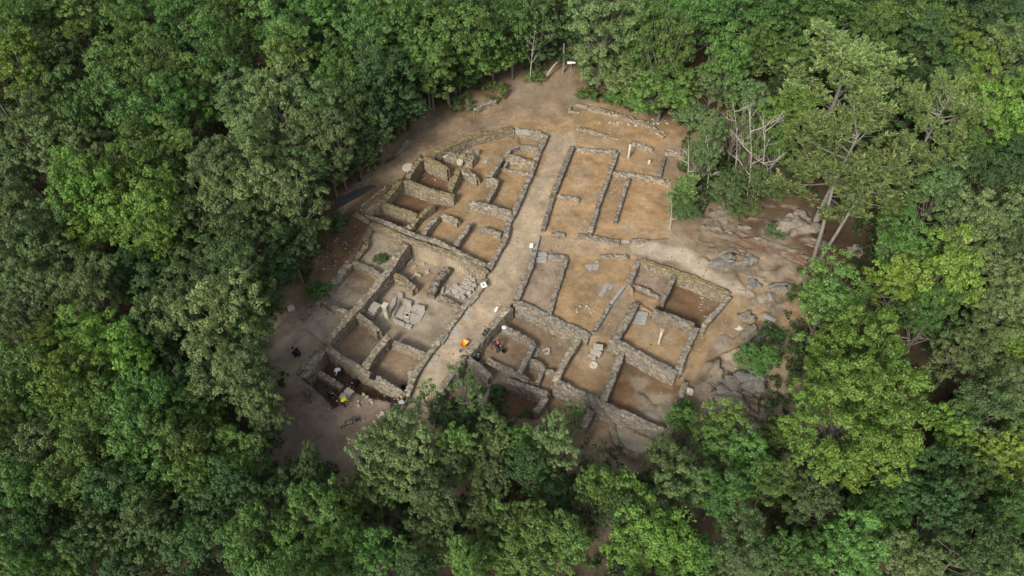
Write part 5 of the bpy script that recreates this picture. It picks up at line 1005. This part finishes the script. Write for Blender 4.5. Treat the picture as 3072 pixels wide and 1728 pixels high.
def dead_at(label, nbase, z, ntop, h, seed, **k):
    b_ = W(nbase[0], nbase[1], z); h = min(np.arange(2, 15, .1), key=lambda q: abs(W(ntop[0], ntop[1], z + q).y - b_.y)); t_ = W(ntop[0], ntop[1], z + h); bare_tree(label, b_, h, (t_.x - b_.x, t_.y - b_.y), seed, **k)
dead_at('straight bleached trunk rising beside the pale rubble wall foot', (2056, 600), .2, (2064, 415), 6.5, 1, forks=4)
dead_at('dead tree with forked antler branches right of the straight trunk', (2120, 585), .4, (2118, 405), 7., 2, forks=7)
dead_at('dead tree with curled top fork, highest of the bleached ones', (2205, 520), .6, (2197, 305), 8.5, 3, forks=7)
dead_at('tall dead tree with many stubs between oak crowns', (2238, 610), .6, (2248, 360), 9., 4, forks=9)
dead_at('rightmost dead tree with a tall Y-shaped fork', (2270, 600), .6, (2295, 362), 9., 5, forks=8)
dead_at('short dead stem beside the orange floored room', (2010, 690), .3, (2012, 582), 4., 6, forks=4, r=.09)
dead_at('pale dead snag in the forest near the right bottom', (2985, 1330), -1, (3000, 1300), 7., 7, forks=8)
dead_at('pale crooked dead tree behind the upper left forest edge', (1050, 330), 1., (1090, 215), 8., 8, forks=6, r=.15)
dead_at('leafless pale tree near the white sign at the clearing apex', (1590, 240), .5, (1605, 95), 8., 9, forks=9)
# fallen curved trunk by the sign
mb = MB(); a0 = W(1640, 230, .6); a1 = W(1718, 163, 2.2); mb.tube(bez(a0, a0.lerp(a1, .5) + Vector((-.6, .5, .9)), a1, 7), [.14, .13, .12, .11, .09, .07, .05, .03], 7)
o = mb.build('fallen_trunk', M['dead'], None, a0); tag(o, 'pale curved fallen trunk leaning beside the white sign', 'fallen trunk')
# shrubs
def shrub(label, npx, r, mat, seed, z=.5, h=1.2, cat='shrub'):
    rs = np.random.RandomState(seed); b_ = W(npx[0], npx[1], z); g = tz(b_.x, b_.y); e = empty('shrub', (b_.x, b_.y, g)); C = []; Rr = []
    for k in range(int(10 + r * 9)): az = rs.uniform(0, 6.28); q = math.sqrt(rs.rand()) * r; C.append(np.array((math.cos(az) * q, math.sin(az) * q, h * (1 - (q / r) ** 2 * .6) * rs.uniform(.5, 1)))); Rr.append(rs.uniform(.35, .6))
    V, T = clumps_to_leaves(np.array(C), Rr, rs, 9, 18, .11); me = npmesh('foliage', V, np.arange(len(V)).reshape(-1, 4), {'tint': T}); link('foliage', me, e, LM[mat])
    st = MB()
    for k in range(6): st.tube([(0, 0, -.1), tuple(C[k] * .5), tuple(C[k])], [.03, .02, .01], 4)
    st.build('stem', M['bark'], e); tag(e, label, cat, 'shrubs along the clearing edge'); return e
shrub('bright green bush drooping over the top left path edge', (1483, 275), 1.9, 'b', 1, .8, 1.8)
shrub('fern-like bright bush left of the clearing apex', (1605, 238), 1.5, 'b', 2, .6, 1.3)
shrub('yellowish dry shrub beside the small birch trunk', (1385, 312), 1.8, 'o', 3, .9, 1.)
shrub('green bush right of the apex under the oaks', (1765, 290), 1.5, 'b', 4, .8, 1.2)
shrub('small bush at the foot of the upper right oaks', (1835, 300), 1.3, 'b', 5, .8, 1.)
shrub('dark bush on the slope left of the grey rooms', (1010, 680), 1.2, 'd', 6, .3, .9)
shrub('fern clump beside the dark bush on the left slope', (960, 880), 1.2, 'b', 7, .0, .7)
shrub('low green plant growing in the uppermost grey room', (1142, 782), .5, 'd', 8, -.3, .25, 'plant')
shrub('bush at the upper left path edge by the flat stones', (1120, 420), 1.8, 'd', 9, 1., 1.2)
shrub('bush under the trees above the dark ramp', (1020, 500), 1.8, 'd', 10, 1., 1.)
shrub('dark shrub behind the second dead tree', (2190, 610), 1.7, 'd', 11, .6, 1.5)
shrub('green creeper over the great boulder by the pines', (2330, 700), 1., 'd', 12, 1.2, 1.)
shrub('bush between bedrock and yellow tree', (2310, 1010), 1.3, 'd', 13, .0, 1.)
shrub('leafy bush over the right end of the front wall', (2050, 1245), 1.1, 'b', 14, -1., 1.8)
shrub('dark bush beside the dark lower room', (1475, 1200), 1.6, 'd', 15, -2.6, 1.6)
# birch trunks seen at the top edge of the clearing
def bare_trunk(label, nb_, z, nt_, h, r):
    b_ = W(nb_[0], nb_[1], z); t_ = W(nt_[0], nt_[1], z + h); mb = MB(); mb.tube([b_ - Vector((0, 0, .4)), b_.lerp(t_, .4) + Vector((.06, 0, 0)), b_.lerp(t_, .75), t_], [r, r * .9, r * .75, r * .6], 8); o = mb.build('tree_trunk', M['pale_bark'], None, b_); tag(o, label, 'tree trunk', 'pale trunks at the forest edge')
bare_trunk('short pale trunk standing at the upper left path edge', (1347, 316), .9, (1336, 250), 4, .2)
bare_trunk('pale trunk just right of the white sign', (1745, 240), .6, (1748, 160), 4.5, .2)
bare_trunk('thin pale trunk behind the white sign', (1690, 212), .6, (1692, 130), 4.5, .16)
bare_trunk('trunk at the shaded upper right forest edge', (1828, 300), .8, (1834, 260), 3, .2)
bare_trunk('pale trunk on the slope left of the grey room', (939, 765), .2, (935, 710), 3.4, .17)
for nb_, nt_, r, l in (((2440, 780), (2500, 560), .22, 'left of the two thick pine stems by the boulder'), ((2455, 785), (2590, 570), .19, 'right leaning one of the two thick pine stems')): bare_trunk(l, nb_, .9, nt_, 9.5, r)
# understory: ferns, brambles and saplings nobody could count
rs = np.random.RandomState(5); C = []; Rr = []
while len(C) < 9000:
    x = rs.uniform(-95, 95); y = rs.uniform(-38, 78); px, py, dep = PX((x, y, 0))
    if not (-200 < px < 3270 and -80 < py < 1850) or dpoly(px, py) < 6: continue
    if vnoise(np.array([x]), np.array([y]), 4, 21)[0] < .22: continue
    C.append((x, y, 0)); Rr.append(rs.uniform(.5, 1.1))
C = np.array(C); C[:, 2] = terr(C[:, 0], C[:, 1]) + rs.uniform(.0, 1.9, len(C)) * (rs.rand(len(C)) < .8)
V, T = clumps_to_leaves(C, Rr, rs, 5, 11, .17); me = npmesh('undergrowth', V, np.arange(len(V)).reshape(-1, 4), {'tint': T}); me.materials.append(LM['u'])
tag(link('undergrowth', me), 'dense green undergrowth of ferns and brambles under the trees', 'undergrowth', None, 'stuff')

# ------------------------------------------------------------------ light
SUNAZ = math.radians(SUN_AZ) if 'SUN_AZ' in globals() else math.radians(212); SUNEL = math.radians(38)
w = bpy.data.worlds.new("World"); S.world = w; w.use_nodes = True; nt = w.node_tree
sky = nt.nodes.new('ShaderNodeTexSky'); sky.sky_type = 'NISHITA'; sky.sun_disc = False; sky.sun_elevation = SUNEL; sky.sun_rotation = SUNAZ; sky.dust_density = 3; sky.air_density = 1.
bg = nt.nodes['Background']; bg.inputs[1].default_value = .14; hz = nt.nodes.new('ShaderNodeHueSaturation'); hz.inputs['Saturation'].default_value = .45; nt.links.new(sky.outputs[0], hz.inputs['Color']); nt.links.new(hz.outputs[0], bg.inputs[0])   # thin high cloud greys the sky
ld = bpy.data.lights.new('sun', 'SUN'); ld.energy = 2.85; ld.angle = math.radians(13); ld.color = (1., .94, .83)
lo = bpy.data.objects.new('sun', ld); COL.objects.link(lo)
dv = Vector((math.sin(SUNAZ) * math.cos(SUNEL), math.cos(SUNAZ) * math.cos(SUNEL), math.sin(SUNEL)))
lo.rotation_euler = dv.to_track_quat('Z', 'Y').to_euler(); lo.location = (0, 0, 90)
S.view_settings.view_transform = 'Standard'; S.view_settings.look = 'None'; S.view_settings.exposure = .42; S.view_settings.gamma = 1
S.render.engine = 'CYCLES'; S.cycles.max_bounces = 6; S.cycles.diffuse_bounces = 3; S.cycles.transmission_bounces = 3
